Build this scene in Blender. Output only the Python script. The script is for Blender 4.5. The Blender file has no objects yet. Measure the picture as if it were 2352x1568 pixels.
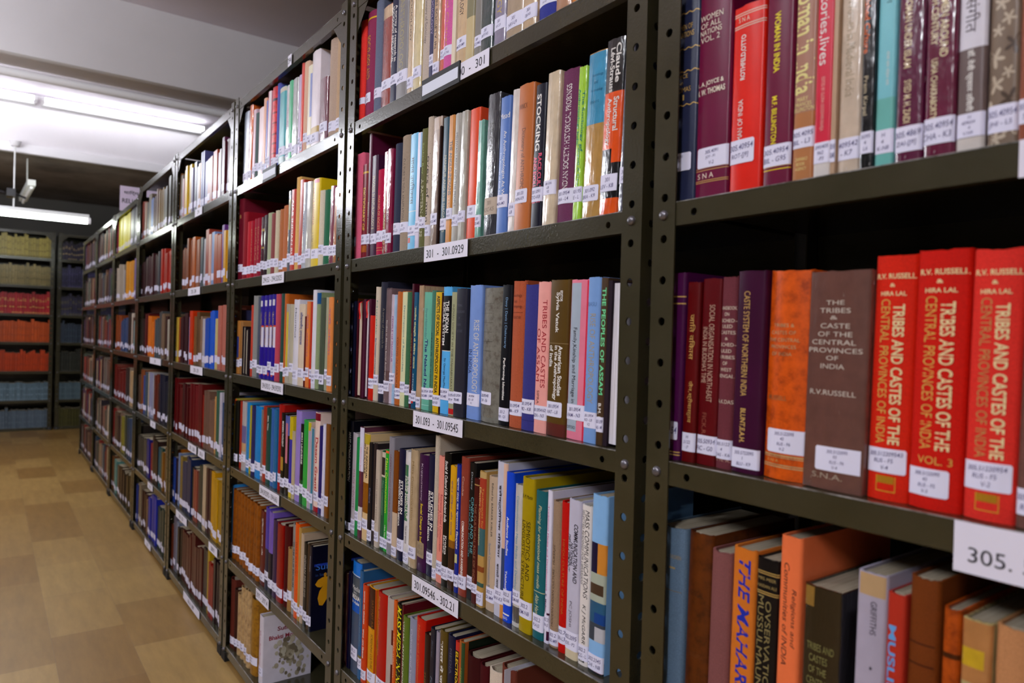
import bpy, math, random
import numpy as np
from mathutils import Matrix, Vector

C = bpy.context.scene.collection
scn = bpy.context.scene
PI = math.pi

# ------------------------------------------------------------------ camera
CAM = (0.0, -0.66, 1.105)
YAW, PITCH, ROLL = -0.93878, -0.00469, 0.02648
F_PX = 1644.5
fw = Vector((math.sin(YAW)*math.cos(PITCH), math.cos(YAW)*math.cos(PITCH), math.sin(PITCH)))
rt = Vector((math.cos(YAW), -math.sin(YAW), 0)); up = rt.cross(fw)
r2 = rt*math.cos(ROLL)+up*math.sin(ROLL); u2 = -rt*math.sin(ROLL)+up*math.cos(ROLL)
cd = bpy.data.cameras.new('camera'); cam = bpy.data.objects.new('camera', cd); C.objects.link(cam)
cam.matrix_world = Matrix(((r2.x, u2.x, -fw.x, CAM[0]), (r2.y, u2.y, -fw.y, CAM[1]), (r2.z, u2.z, -fw.z, CAM[2]), (0, 0, 0, 1)))
cd.sensor_width = 36; cd.lens = F_PX*36/2352; cd.clip_start = .02; cd.clip_end = 60
cd.dof.use_dof = True; cd.dof.focus_distance = 1.35; cd.dof.aperture_fstop = 5.0
scn.camera = cam

# ------------------------------------------------------------------ world, exposure
w = bpy.data.worlds.new('room_air'); scn.world = w; w.use_nodes = True
w.node_tree.nodes['Background'].inputs[0].default_value = (.75, .8, 1, 1)
w.node_tree.nodes['Background'].inputs[1].default_value = .006
vs = scn.view_settings
scn.display_settings.display_device = 'sRGB'
vs.view_transform = 'Standard'; vs.look = 'None'; vs.gamma = 1; vs.exposure = 0.0; vs.use_curve_mapping = False
scn.cycles.max_bounces = 6; scn.cycles.diffuse_bounces = 4; scn.cycles.glossy_bounces = 3
scn.cycles.sample_clamp_indirect = 6
ROW_GAIN = {}                 # cloth and paper of the lower rows: true colour over what the dim light there shows
# lamp strengths (each tube light is built further down with its own emission)
TUBE_NEAR, TUBE_MID, TUBE_BAY_ADDED, TUBE_FAR, TUBE_PENDANT = 800., 120., 190., 16., 26.  # the bay tube and the farther mid tube are added fill lamps
#  name, x, y centre, z, strength, label
# ------------------------------------------------------------------ helpers
def s2l(c): return c/12.92 if c <= .04045 else ((c+.055)/1.055)**2.4
def hx(h): return (s2l(int(h[0:2], 16)/255), s2l(int(h[2:4], 16)/255), s2l(int(h[4:6], 16)/255), 1.0)

def base_mat(name, rough=.5, spec=.5):
    m = bpy.data.materials.new(name); m.use_nodes = True
    b = m.node_tree.nodes['Principled BSDF']
    b.inputs['Roughness'].default_value = rough
    b.inputs['Specular IOR Level'].default_value = spec
    return m, m.node_tree.nodes, m.node_tree.links, b
def node(ns, t, **k):
    n = ns.new(t)
    for a, v in k.items(): setattr(n, a, v)
    return n
def noise(ns, ls, scale, detail=3, rough=.5, stretch=None):
    t = node(ns, 'ShaderNodeTexCoord'); n = node(ns, 'ShaderNodeTexNoise')
    n.inputs['Scale'].default_value = scale; n.inputs['Detail'].default_value = detail; n.inputs['Roughness'].default_value = rough
    if stretch:
        mp = node(ns, 'ShaderNodeMapping'); mp.inputs['Scale'].default_value = stretch
        ls.new(t.outputs['Object'], mp.inputs[0]); ls.new(mp.outputs[0], n.inputs[0])
    else: ls.new(t.outputs['Object'], n.inputs[0])
    return n
def ramp(ns, ls, src, stops):
    r = node(ns, 'ShaderNodeValToRGB'); e = r.color_ramp.elements
    while len(e) < len(stops): e.new(.5)
    for el, (p, c) in zip(e, stops): el.position = p; el.color = c
    ls.new(src, r.inputs[0]); return r
def mul(ns, ls, a, b, fac=1.0):
    m = node(ns, 'ShaderNodeMix', data_type='RGBA', blend_type='MULTIPLY'); m.inputs[0].default_value = fac
    for s, i in ((a, 6), (b, 7)):
        if isinstance(s, tuple): m.inputs[i].default_value = s
        else: ls.new(s, m.inputs[i])
    return m.outputs[2]
def bump(ns, ls, src, b, strength, dist=.001):
    n = node(ns, 'ShaderNodeBump'); n.inputs['Strength'].default_value = strength; n.inputs['Distance'].default_value = dist
    ls.new(src, n.inputs['Height']); ls.new(n.outputs[0], b.inputs['Normal'])

def book_mat(name, rough, spec, kind):
    m, ns, ls, b = base_mat(name, rough, spec)
    a = node(ns, 'ShaderNodeAttribute', attribute_name='Col')
    if kind == 'cloth':
        n = noise(ns, ls, 900, 2); r = ramp(ns, ls, n.outputs[0], [(.3, (.78, .78, .78, 1)), (.7, (1.1, 1.1, 1.1, 1))])
        ls.new(mul(ns, ls, a.outputs[0], r.outputs[0]), b.inputs['Base Color']); bump(ns, ls, n.outputs[0], b, .25, .0006)
    elif kind == 'gloss':
        n = noise(ns, ls, 25, 4); r = ramp(ns, ls, n.outputs[0], [(.3, (.9, .9, .9, 1)), (.7, (1.04, 1.04, 1.04, 1))])
        ls.new(mul(ns, ls, a.outputs[0], r.outputs[0]), b.inputs['Base Color'])
        n2 = noise(ns, ls, 400, 2); bump(ns, ls, n2.outputs[0], b, .08, .0006)
    elif kind == 'plastic':
        n = noise(ns, ls, 60, 4); r = ramp(ns, ls, n.outputs[0], [(.3, (.85, .85, .85, 1)), (.7, (1.05, 1.05, 1.05, 1))])
        nw = noise(ns, ls, 150, 5, .75, (1, 1, .3)); rw = ramp(ns, ls, nw.outputs[0], [(.67, (0, 0, 0, 1)), (.74, (1, 1, 1, 1))])
        mw = node(ns, 'ShaderNodeMix', data_type='RGBA'); ls.new(rw.outputs[0], mw.inputs[0]); ls.new(mul(ns, ls, a.outputs[0], r.outputs[0]), mw.inputs[6]); mw.inputs[7].default_value = (.62, .6, .6, 1)
        ls.new(mw.outputs[2], b.inputs['Base Color'])
        n2 = noise(ns, ls, 120, 3, .55, (1, 1, .22)); bump(ns, ls, n2.outputs[0], b, .55, .0025)
        ls.new(b.inputs['Normal'].links[0].from_socket, b.inputs['Coat Normal'])
        b.inputs['Coat Weight'].default_value = 1.0; b.inputs['Coat IOR'].default_value = 1.5; b.inputs['Coat Roughness'].default_value = .12
    else:
        n = noise(ns, ls, 70, 6, .7); r = ramp(ns, ls, n.outputs[0], [(.32, (.45, .36, .3, 1)), (.5, (.92, .9, .88, 1)), (.7, (1.15, 1.15, 1.1, 1))])
        ls.new(mul(ns, ls, a.outputs[0], r.outputs[0]), b.inputs['Base Color']); bump(ns, ls, n.outputs[0], b, .2, .001)
    return m
M = {}
M['c'] = book_mat('book_cloth', .7, .15, 'cloth')
M['g'] = book_mat('book_laminate', .34, .3, 'gloss')
M['p'] = book_mat('book_plastic_wrap', .22, .5, 'plastic')
M['l'] = book_mat('book_leather', .4, .3, 'leather')
M['F'] = M['c']
m, ns, ls, b = base_mat('page_block', .85, .2)
a = node(ns, 'ShaderNodeAttribute', attribute_name='Col')
n = noise(ns, ls, 500, 2, .5, (1, .02, .02)); r = ramp(ns, ls, n.outputs[0], [(.3, (.72, .7, .66, 1)), (.7, (1.05, 1.05, 1.05, 1))])
ls.new(mul(ns, ls, a.outputs[0], r.outputs[0]), b.inputs['Base Color']); M['page'] = m
m, ns, ls, b = base_mat('label_paper', .55, .4)
a = node(ns, 'ShaderNodeAttribute', attribute_name='Col'); ls.new(a.outputs[0], b.inputs['Base Color']); M['label'] = m
m, ns, ls, b = base_mat('olive_paint', .2, .6)
n = noise(ns, ls, 9, 4); r = ramp(ns, ls, n.outputs[0], [(.3, (.030, .0255, .0115, 1)), (.7, (.041, .035, .018, 1))])
n3 = noise(ns, ls, 55, 5, .7); r3 = ramp(ns, ls, n3.outputs[0], [(.70, (1, 1, 1, 1)), (.76, (1.9, 1.9, 2.1, 1))])
ls.new(mul(ns, ls, r.outputs[0], r3.outputs[0]), b.inputs['Base Color'])
n2 = noise(ns, ls, 260, 2); bump(ns, ls, n2.outputs[0], b, .22, .001); M['metal'] = m
m, ns, ls, b = base_mat('bolt_steel', .3, .6); b.inputs['Base Color'].default_value = (.16, .15, .17, 1); b.inputs['Metallic'].default_value = .6; M['bolt'] = m
m, ns, ls, b = base_mat('worn_edge_highlight', .35, .6)  # worn steel patches, with the lip's edge highlight put into the colour
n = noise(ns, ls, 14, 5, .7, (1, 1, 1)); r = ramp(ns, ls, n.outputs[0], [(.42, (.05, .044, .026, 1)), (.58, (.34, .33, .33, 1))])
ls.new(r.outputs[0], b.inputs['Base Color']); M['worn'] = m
m, ns, ls, b = base_mat('rubber', .7, .3); b.inputs['Base Color'].default_value = (.012, .011, .011, 1); M['rubber'] = m
m, ns, ls, b = base_mat('black_frame', .3, .5); b.inputs['Base Color'].default_value = (.012, .011, .013, 1); M['black'] = m
def wall_mat(name, col, v=.05, rough=.85, scale=1.3):
    m, ns, ls, b = base_mat(name, rough, .25)
    n = noise(ns, ls, scale, 5, .6)
    r = ramp(ns, ls, n.outputs[0], [(.3, tuple(x*(1-v) for x in col)+(1,)), (.7, tuple(min(1, x*(1+v)) for x in col)+(1,))])
    ls.new(r.outputs[0], b.inputs['Base Color'])
    n2 = noise(ns, ls, 90, 3); bump(ns, ls, n2.outputs[0], b, .06, .002); return m
M['ceil'] = wall_mat('ceiling_paint', (.72, .66, .72))
M['beam'] = wall_mat('beam_paint', (.62, .59, .6))
M['wall'] = wall_mat('wall_paint', (.13, .12, .11))
M['dark_ceil'] = wall_mat('sooty_ceiling', (.24, .2, .175), .4, .9, 2.2)
M['white_plastic'] = wall_mat('white_plastic', (.78, .76, .78), .02, .35)
M['white_metal'] = wall_mat('white_enamel', (.75, .75, .74), .02, .3)
# wood-look floor: staggered square blocks of short planks
m, ns, ls, b = base_mat('wood_vinyl', .42, .45)
t = node(ns, 'ShaderNodeTexCoord')
br = node(ns, 'ShaderNodeTexBrick'); br.offset = .5; br.squash = 1
for k, v in (('Scale', 1.0), ('Mortar Size', .0006), ('Brick Width', .46), ('Row Height', .23), ('Bias', 0.0)): br.inputs[k].default_value = v
br.inputs['Color1'].default_value = (.25, .13, .032, 1); br.inputs['Color2'].default_value = (.39, .24, .075, 1); br.inputs['Mortar'].default_value = (.25, .155, .075, 1)
mp = node(ns, 'ShaderNodeMapping'); mp.inputs['Rotation'].default_value = (0, 0, 0)
ls.new(t.outputs['Object'], mp.inputs[0]); ls.new(mp.outputs[0], br.inputs['Vector'])
n = noise(ns, ls, 5, 6, .65, (1, 5, 1)); r = ramp(ns, ls, n.outputs[0], [(.3, (.80, .78, .74, 1)), (.7, (1.08, 1.08, 1.06, 1))])
ls.new(mul(ns, ls, br.outputs['Color'], r.outputs[0]), b.inputs['Base Color']); M['floor'] = m
TUBE_COL = (.9, .93, 1.0)
def emit_mat(name, col, st):
    m, ns, ls, b = base_mat(name); b.inputs['Base Color'].default_value = (.8, .8, .8, 1)
    b.inputs['Emission Color'].default_value = col+(1,); b.inputs['Emission Strength'].default_value = st; return m

class MB:
    """collects polygons with a colour per face and a material slot"""
    def __init__(s): s.v = []; s.f = []; s.c = []; s.m = []; s.n = 0
    def add(s, vs, fs, col=(1, 1, 1, 1), mi=0):
        k = s.n; s.v.extend(tuple(map(float, q)) for q in vs); s.n += len(vs)
        for f in fs: s.f.append(tuple(i+k for i in f)); s.c.append(col); s.m.append(mi)
        return s
    def box(s, x0, y0, z0, x1, y1, z1, col=(1, 1, 1, 1), mi=0):
        vs = [(x, y, z) for z in (z0, z1) for y in (y0, y1) for x in (x0, x1)]
        return s.add(vs, [(0, 2, 3, 1), (4, 5, 7, 6), (0, 1, 5, 4), (2, 6, 7, 3), (0, 4, 6, 2), (1, 3, 7, 5)], col, mi)
    def tube(s, a, b, r, n=12, col=(1, 1, 1, 1), mi=0, r1=None):
        a = Vector(a); b = Vector(b); d = (b-a).normalized(); e = d.orthogonal().normalized(); g = d.cross(e)
        r1 = r if r1 is None else r1; vs = []
        for p, rr in ((a, r), (b, r1)):
            for i in range(n): vs.append(p+e*rr*math.cos(2*PI*i/n)+g*rr*math.sin(2*PI*i/n))
        fs = [(i, (i+1) % n, n+(i+1) % n, n+i) for i in range(n)]+[tuple(range(n-1, -1, -1)), tuple(range(n, 2*n))]
        return s.add(vs, fs, col, mi)
    def build(s, name, mats, parent=None, smooth=None):
        me = bpy.data.meshes.new(name); me.from_pydata(s.v, [], s.f)
        for mm in (mats if isinstance(mats, (list, tuple)) else [mats]): me.materials.append(mm)
        me.polygons.foreach_set('material_index', s.m)
        at = me.color_attributes.new('Col', 'FLOAT_COLOR', 'CORNER')
        cs = np.repeat(np.array(s.c, np.float32), [len(f) for f in s.f], axis=0)
        at.data.foreach_set('color', cs.ravel())
        if smooth:
            me.polygons.foreach_set('use_smooth', [True]*len(s.f)); me.set_sharp_from_angle(angle=math.radians(smooth))
        me.update()
        o = bpy.data.objects.new(name, me); C.objects.link(o)
        if parent: o.parent = parent
        return o
def empty(name, loc, rz=0):
    o = bpy.data.objects.new(name, None); C.objects.link(o); o.location = loc; o.rotation_euler = (0, 0, rz); o.empty_display_size = .05; return o
def tag(o, label, cat, group=None, kind=None):
    o['label'] = label; o['category'] = cat
    if group: o['group'] = group
    if kind: o['kind'] = kind
    return o
def struct(name, mb, mat):
    o = mb.build(name, mat); o['kind'] = 'structure'; return o
def copy_tree(o, parent=None):
    c = o.copy(); C.objects.link(c)
    if parent: c.parent = parent
    for ch in [q for q in bpy.data.objects if q.parent == o]: copy_tree(ch, c)
    return c

# ---- lettering: every string becomes a flat mesh fitted to a unit box
TXT = {}
def want(text, style=''): TXT[(text, style)] = None
def make_texts():
    obs = []
    for (text, style) in TXT:
        cu = bpy.data.curves.new('lettering', 'FONT'); cu.body = text; cu.resolution_u = 3; cu.fill_mode = 'FRONT'
        if 'b' in style: cu.offset = .022
        if 'i' in style: cu.shear = .25
        if 'w' in style: cu.shear = .12; cu.offset = .004
        o = bpy.data.objects.new('lettering', cu); C.objects.link(o); obs.append((text, style, o, cu))
    dg = bpy.context.evaluated_depsgraph_get()
    for text, style, o, cu in obs:
        ev = o.evaluated_get(dg); me = ev.to_mesh()
        v = np.empty(len(me.vertices)*3, np.float32); me.vertices.foreach_get('co', v); v = v.reshape(-1, 3)[:, :2]
        f = [tuple(q.vertices) for q in me.polygons]
        if len(v):
            lo, hi = v.min(0), v.max(0); TXT[(text, style)] = ((v-lo)/np.maximum(hi-lo, 1e-6), f, float((hi-lo)[0]/max(1e-6, (hi-lo)[1])))
        else: TXT[(text, style)] = (v, f, 1)
        ev.to_mesh_clear()
    for _, _, o, cu in obs: bpy.data.objects.remove(o); bpy.data.curves.remove(cu)
def put_text(mb, text, style, fn, col, mi=0):
    """fn maps unit-box coordinates to space"""
    v, f, _ = TXT[(text, style)]
    mb.add([fn(a, b) for a, b in v], f, col, mi)

BOOKS = [
(0,2,-0.6095,0.0454,0.262,0.0016,0.0052,'g','2c3048',[0.039,0.0607,0,0.88],['305.4091','JOY - F1','V-1'],[('h',0.2,0.8,0.175,0.2,'c9a45c','WOMEN OF'),('h',0.15,0.85,0.21,0.235,'c9a45c','ALL NATIONS'),('h',0.25,0.7,0.405,0.43,'c9a45c','JOYCE'),('h',0.35,0.55,0.44,0.452,'c9a45c','AND'),('h',0.2,0.8,0.465,0.488,'c9a45c','THOMAS'),('h',0.55,0.6,0.5,0.525,'c9a45c','1')],[(0.12,0.125,'c9a45c',0,1,1),(0.285,0.29,'c9a45c',0,1,1),(0.39,0.395,'c9a45c',0,1,1),(0.545,0.55,'c9a45c',0,1,1),(0.128,0.131,'3c4058'),(0.293,0.296,'3c4058'),(0.398,0.401,'3c4058')],{},'navy blue book titled Women of All Nations,top shelf in view of nearest rack'),
(0,2,-0.5636,0.0468,0.256,0.0008,0.0051,'g','6a1c3c',[0.0364,0.0599,0.1,1],['305.4091','JOY - F1','V-2'],[('h',0.06,0.76,0.155,0.182,'e6dcc8','WOMEN'),('h',0.08,0.7,0.19,0.215,'e6dcc8','OF ALL'),('h',0.06,0.73,0.222,0.247,'e6dcc8','NATIONS'),('h',0.08,0.68,0.254,0.28,'e6dcc8','VOL. 2'),('h',0.0,0.83,0.46,0.487,'e6dcc8','T. A. JOYCE &','b'),('h',0.0,0.87,0.495,0.522,'e6dcc8','N. W. THOMAS','b'),('h',0.12,0.62,0.882,0.906,'e6dcc8','S N A')],[(0.857,0.86,'c9a45c'),(0.867,0.87,'c9a45c'),(0.914,0.917,'c9a45c'),(0.922,0.925,'c9a45c')],{},'maroon book titled Women of All Nations volume two,top shelf in view of nearest rack'),
(0,2,-0.5163,0.0417,0.2101,0.0033,0.005,'g','e0281c',[0.0337,0.0604,0,0.8],['305.40954','ROT-[J9]'],[('u',0.3,0.48,0.155,0.396,'ece8e4','ROTHFELD,OTTO','b'),('u',0.26,0.42,0.5,0.78,'ece8e4','WOMAN OF INDIA'),('h',0.2,0.55,0.06,0.085,'e6dcc8','S N A')],[(0.035,0.039,'e6dcc8'),(0.047,0.051,'e6dcc8'),(0.1,0.104,'e6dcc8'),(0.112,0.116,'e6dcc8')],{},'bright red book titled Woman of India,top shelf in view of nearest rack'),
(0,2,-0.4702,0.0331,0.25,0.0004,0.0049,'g','6a1838',[0.022,0.0451,0,1],['305.40954','BIL - G95'],[('d',0.32,0.55,0.253,0.511,'e8d428','WOMAN IN INDIA','b'),('d',0.3,0.5,0.612,0.816,'e8d428','M.F. BILLINGTON','b'),('h',0.25,0.7,0.89,0.898,'e8d428','S N A')],[(0.91,0.914,'e8c828'),(0.924,0.928,'e8c828')],{},'dark maroon book titled Woman in India in,top shelf in view of nearest rack'),
(0,2,-0.4366,0.0245,0.245,0.0027,0.0047,'g','a87a68',[0.036,0.0568,0,1],['305.4095','BIL - L3'],[('d',0.08,0.92,0.12,0.625,'e0d48c','Woman in India','b'),('h',0.2,0.7,0.637,0.656,'e0d48c','MARY'),('h',0.12,0.85,0.66,0.676,'e0d48c','FRANCES'),('h',0.05,0.95,0.68,0.698,'e0d48c','BILLINGTON'),('h',0.2,0.75,0.893,0.907,'e0d48c','ZAMARKO'),('h',0.25,0.65,0.914,0.927,'e0d48c','BOOK'),('h',0.2,0.72,0.934,0.947,'e0d48c','AGENCY')],[(0.703,1,'b07448')],{},'dusty brown book titled Woman in India in,top shelf in view of nearest rack'),
(0,2,-0.4116,0.0187,0.24,0.0018,0.0046,'g','d02c44',[0.016,0.0371,0,1],['.095405','962','-P3'],[('d',0.14,0.74,0.21,0.52,'ece8e4','stories,lives'),('d',0.33,0.58,0.571,0.797,'f0b0a8','EDITED BY GLORIA GOODWIN RAHEJA')],[(0.93,1,'d8d0cc')],{},'crimson book titled stories,lives,sixth from left,top shelf in view of nearest rack'),
(0,2,-0.3924,0.0054,0.235,0.0003,0.0045,'g','b8987c',[0.0145,0.0368,0,1],None,[],[],{},'narrow tan book,seventh from left,top shelf in view of nearest rack'),
(0,2,-0.3866,0.0227,0.235,0.0025,0.0044,'p','d0bca8',[0.0147,0.0363,0,1],['409542','- K7'],[('d',0.3,0.7,0.27,0.675,'a89880','Women in Medieval India')],[],{},'beige book titled Women in Medieval India,top shelf in view of nearest rack'),
(0,2,-0.3626,0.013,0.23,0.0002,0.0042,'p','15151c',[0.0167,0.0375,0,1],['5095','4','L6'],[('d',0.1,0.55,0.22,0.51,'d8601c','Published Culture','b'),('d',0.12,0.52,0.605,0.768,'d8c8a8','Prem Kirpal')],[],{},'black book with orange title about culture,top shelf in view of nearest rack'),
(0,2,-0.3491,0.0176,0.235,0.0022,0.0041,'g','7cc4d0',[0.014,0.0362,0,1],['H','4','K-N8'],[('d',0.5,0.72,0.535,0.67,'ece8e4','राजा राम मोहन राय'),('d',0.45,0.8,0.15,0.345,'285860','नारी जागरण')],[(0.72,1,'6cb4ac')],{},'pale cyan book with small white Hindi title,top shelf in view of nearest rack'),
(0,2,-0.33,0.0245,0.228,0.0003,0.004,'p','5c1c3c',[0.0111,0.0345,0,1],['305.4869','ZAI-[J9]'],[('d',0.28,0.55,0.315,0.615,'d8c49c','WOMAN UNDER ISLAM','b'),('d',0.32,0.58,0.664,0.836,'d8c49c','SYED M. H. ZAIDI','b')],[],{},'plum maroon book titled Woman under Islam,top shelf in view of nearest rack'),
(0,2,-0.305,0.0261,0.228,0.0005,0.0039,'p','641a38',[0.013,0.0363,0,1],['305.40954','CHA - K3'],[('d',0.48,0.74,0.2,0.609,'e0d0a8','INDIAN WOMEN AROUND','b'),('d',0.18,0.42,0.33,0.556,'e0d0a8','19TH CENTURY','b'),('d',0.22,0.44,0.609,0.845,'e0d0a8','USHA CHAKRABORTY','b')],[],{},'wine red book titled Indian Women around 19th Century,top shelf in view of nearest rack'),
(0,2,-0.2784,0.0224,0.225,0.0021,0.0037,'g','6a5a58',[0.0139,0.0345,0,1],['H','409654','4','V-N4'],[('d',0.25,0.75,0.25,0.54,'504450','मराठी संगीत'),('d',0.3,0.62,0.605,0.84,'ece8e4','डॉ. देवी प्रसाद तिवारी','b')],[(0,0.6,'dcd8e4'),(0.94,1,'cfc6c0')],{},'white and grey brown book with white Hindi lettering,top shelf in view of nearest rack'),
(0,2,-0.2553,0.0232,0.225,0.0041,0.0036,'g','7a6858',[0.0135,0.0366,0,1],['305.40954','JHI - L5'],[],[('blob',)],{},'brown and cream floral print book with cream leaf pattern'),
(0,2,-0.2307,0.0102,0.22,0.0006,0.0035,'g','8a4a34',[0.0158,0.0359,0,1],['305.4','S'],[],[],{},'russet book,fifteenth from left,top shelf in view of nearest rack'),
(0,3,-0.6095,0.0333,0.227,0.0011,0.0175,'g','4a1c44',[0.0244,0.0464,0.2,0.92],['305.54'],[],[(0.125,0.132,'c9a45c'),(0.162,0.169,'c9a45c'),(0.955,0.961,'c9a45c'),(0.97,0.976,'c9a45c')],{},'purple book with paired gilt bands beside the post,middle shelf of nearest rack'),
(0,3,-0.5745,0.0201,0.2148,0.0031,0.0173,'g','5a1018',[0.0128,0.0351,0,1],['H','.5122','- J7'],[('d',0.35,0.75,0.18,0.43,'c9a45c','जाित विकास'),('d',0.35,0.75,0.55,0.78,'c9a45c','जैन,श्रीवास्तव')],[],{},'dark red book with short gilt Hindi title,second from left,middle shelf of nearest rack'),
(0,3,-0.5533,0.0282,0.2176,0.0047,0.0171,'g','5c0f1c',[0.0128,0.0346,0,1],['305.50934','FIC - G0'],[('d',0.45,0.72,0.14,0.66,'b89c88','SOCIAL ORGANISATION IN NORTH-EAST'),('d',0.15,0.4,0.26,0.56,'b89c88',"INDIA IN BUDDHA'S TIME"),('d',0.25,0.5,0.72,0.84,'8a5040','FICK,R.')],[],{},'deep red book titled Social Organisation in North-East India,middle shelf of nearest rack'),
(0,3,-0.5247,0.0217,0.2187,0.0029,0.0169,'c','6a343c',[0.0112,0.0333,0,1],['305.5122','4','DAS - K6'],[('h',0.03,0.97,0.155,0.173,'d8ccb8','HANDBOOK'),('h',0.3,0.6,0.187,0.205,'d8ccb8','ON'),('h',0.1,0.98,0.22,0.238,'d8ccb8','SCHED-'),('h',0.18,0.8,0.25,0.268,'d8ccb8','ULED'),('h',0.05,0.95,0.282,0.3,'d8ccb8','CASTES'),('h',0.4,0.58,0.316,0.33,'d8ccb8','&'),('h',0.1,0.98,0.345,0.363,'d8ccb8','SCHED-'),('h',0.15,0.8,0.378,0.396,'d8ccb8','ULED'),('h',0.05,0.95,0.41,0.428,'d8ccb8','TRIBES'),('h',0.3,0.6,0.442,0.46,'d8ccb8','OF'),('h',0.15,0.85,0.475,0.493,'d8ccb8','WEST'),('h',0.03,0.97,0.508,0.526,'d8ccb8','BENGAL'),('h',0.06,0.97,0.64,0.66,'d8ccb8','A.K.DAS'),('h',0.1,0.95,0.945,0.962,'b09080','S. N. A.')],[],{},'mauve brown book titled Handbook on Scheduled Castes and Tribes,middle shelf of nearest rack'),
(0,3,-0.5024,0.0365,0.2229,0.002,0.0168,'g','3c1030',[0.0054,0.0273,0,1],['305.5722095','1','BLU - K9'],[('d',0.28,0.5,0.1,0.62,'c9a45c','CASTE SYSTEM OF NORTHERN INDIA'),('d',0.28,0.5,0.68,0.85,'c9a45c','BLUNT,E.A.H.','b')],[],{},'deep purple book titled Caste System of Northern India,middle shelf of nearest rack'),
(0,3,-0.4655,0.05,0.2215,0.0049,0.0166,'l','d4581a',[0.0282,0.0532,0.13,0.97],['305.5122095','43','RUS - F6','V-2'],[('h',0.18,0.68,0.255,0.272,'b8a078','TRIBES &'),('h',0.12,0.72,0.29,0.307,'b8a078','CASTES OF'),('h',0.06,0.8,0.325,0.342,'b8a078','THE CENTRAL'),('h',0.12,0.73,0.358,0.375,'b8a078','PROVINCES'),('h',0.15,0.65,0.392,0.409,'b8a078','OF INDIA'),('h',0.12,0.58,0.6,0.622,'907048','RUSSELL'),('h',0.15,0.45,0.905,0.918,'c9a45c','S N A')],[(0.882,0.889,'c0a878'),(0.893,0.897,'c0a878'),(0.928,0.933,'c0a878'),(0.938,0.943,'c0a878')],{},'mottled orange leather book titled Tribes and Castes of Central Provinces,middle shelf of nearest rack'),
(0,3,-0.415,0.0637,0.2168,0.0002,0.0164,'p','6a4840',[0.0189,0.0428,0.25,0.96],['305.5122095','93','RUS - F6','V-4'],[('h',0.32,0.62,0.135,0.155,'d0c4b8','THE'),('h',0.22,0.72,0.17,0.192,'d0c4b8','TRIBES'),('h',0.4,0.52,0.205,0.222,'d0c4b8','&'),('h',0.24,0.72,0.24,0.262,'d0c4b8','CASTE'),('h',0.2,0.76,0.278,0.3,'d0c4b8','OF THE'),('h',0.1,0.82,0.315,0.337,'d0c4b8','CENTRAL'),('h',0.05,0.92,0.352,0.374,'d0c4b8','PROVINCES'),('h',0.36,0.56,0.388,0.408,'d0c4b8','OF'),('h',0.27,0.66,0.425,0.447,'d0c4b8','INDIA'),('h',0.1,0.85,0.545,0.568,'d0c4b8','R.V.RUSSELL'),('h',0.2,0.7,0.925,0.95,'a89888','S.N.A.')],[],{},'brown cloth in clear wrap book titled The Tribes and Caste,middle shelf of nearest rack'),
(0,3,-0.3507,0.0388,0.2288,0.0043,0.0162,'c','d42a1a',[0.0257,0.0485,0.02,0.94],['305.512209543','RUS - F5','V-4'],[('h',0.08,0.97,0.075,0.097,'e8d4a0','R.V. RUSSELL','b'),('h',0.42,0.55,0.115,0.13,'e8d4a0','&','b'),('h',0.2,0.8,0.148,0.166,'e8d4a0','HIRA LAL','b'),('d',0.52,0.78,0.2,0.77,'e8d4a0','TRIBES AND CASTES OF THE','b'),('d',0.22,0.45,0.18,0.77,'d0a850','CENTRAL PROVINCES OF INDIA'),('h',0.2,0.84,0.795,0.825,'d0a850','VOL. 4')],[(0.9,0.93,'a87820',0.3,0.7),(0.96,0.964,'c89830',0.28,0.74),(0.9,0.96,'c89830',0.28,0.3),(0.9,0.96,'c89830',0.72,0.74)],{},'bright red book titled Central Provinces of India,volume 4,middle shelf of nearest rack'),
(0,3,-0.3115,0.0446,0.2304,0.0014,0.0161,'c','c8200f',[0.0117,0.0361,0,0.8],['305.5122095','43','RUS - F5','V-3'],[('h',0.08,0.97,0.075,0.097,'e8d4a0','R.V. RUSSELL','b'),('h',0.42,0.55,0.115,0.13,'e8d4a0','&','b'),('h',0.2,0.8,0.148,0.166,'e8d4a0','HIRA LAL','b'),('d',0.52,0.78,0.2,0.77,'e8d4a0','TRIBES AND CASTES OF THE','b'),('d',0.22,0.45,0.18,0.77,'d0a850','CENTRAL PROVINCES OF INDIA'),('h',0.2,0.84,0.795,0.825,'d0a850','VOL. 3')],[],{},'vermilion book titled Central Provinces of India,volume 3,middle shelf of nearest rack'),
(0,3,-0.2654,0.0389,0.2272,0.0007,0.0159,'c','dc342c',[0.0254,0.0491,0.02,0.94],['305.51220954','RUS - F5','V-2'],[('h',0.08,0.97,0.075,0.097,'e8d4a0','R.V. RUSSELL','b'),('h',0.42,0.55,0.115,0.13,'e8d4a0','&','b'),('h',0.2,0.8,0.148,0.166,'e8d4a0','HIRA LAL','b'),('d',0.52,0.78,0.2,0.77,'e8d4a0','TRIBES AND CASTES OF THE','b'),('d',0.22,0.45,0.18,0.77,'b88850','CENTRAL PROVINCES OF INDIA'),('h',0.2,0.84,0.795,0.825,'b88850','VOL. 2')],[(0.9,0.93,'a87820',0.3,0.7),(0.96,0.964,'c89830',0.28,0.74),(0.9,0.96,'c89830',0.28,0.3),(0.9,0.96,'c89830',0.72,0.74)],{},'faded red book titled Central Provinces of India,volume 2,middle shelf of nearest rack'),
(0,3,-0.2257,0.0209,0.2253,0.0006,0.0157,'c','6a4840',[0.0109,0.0321,0,1],['305.5122','RUS'],[],[],{},'brown book right of faded red one,eleventh from left,middle shelf of nearest rack'),
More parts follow.
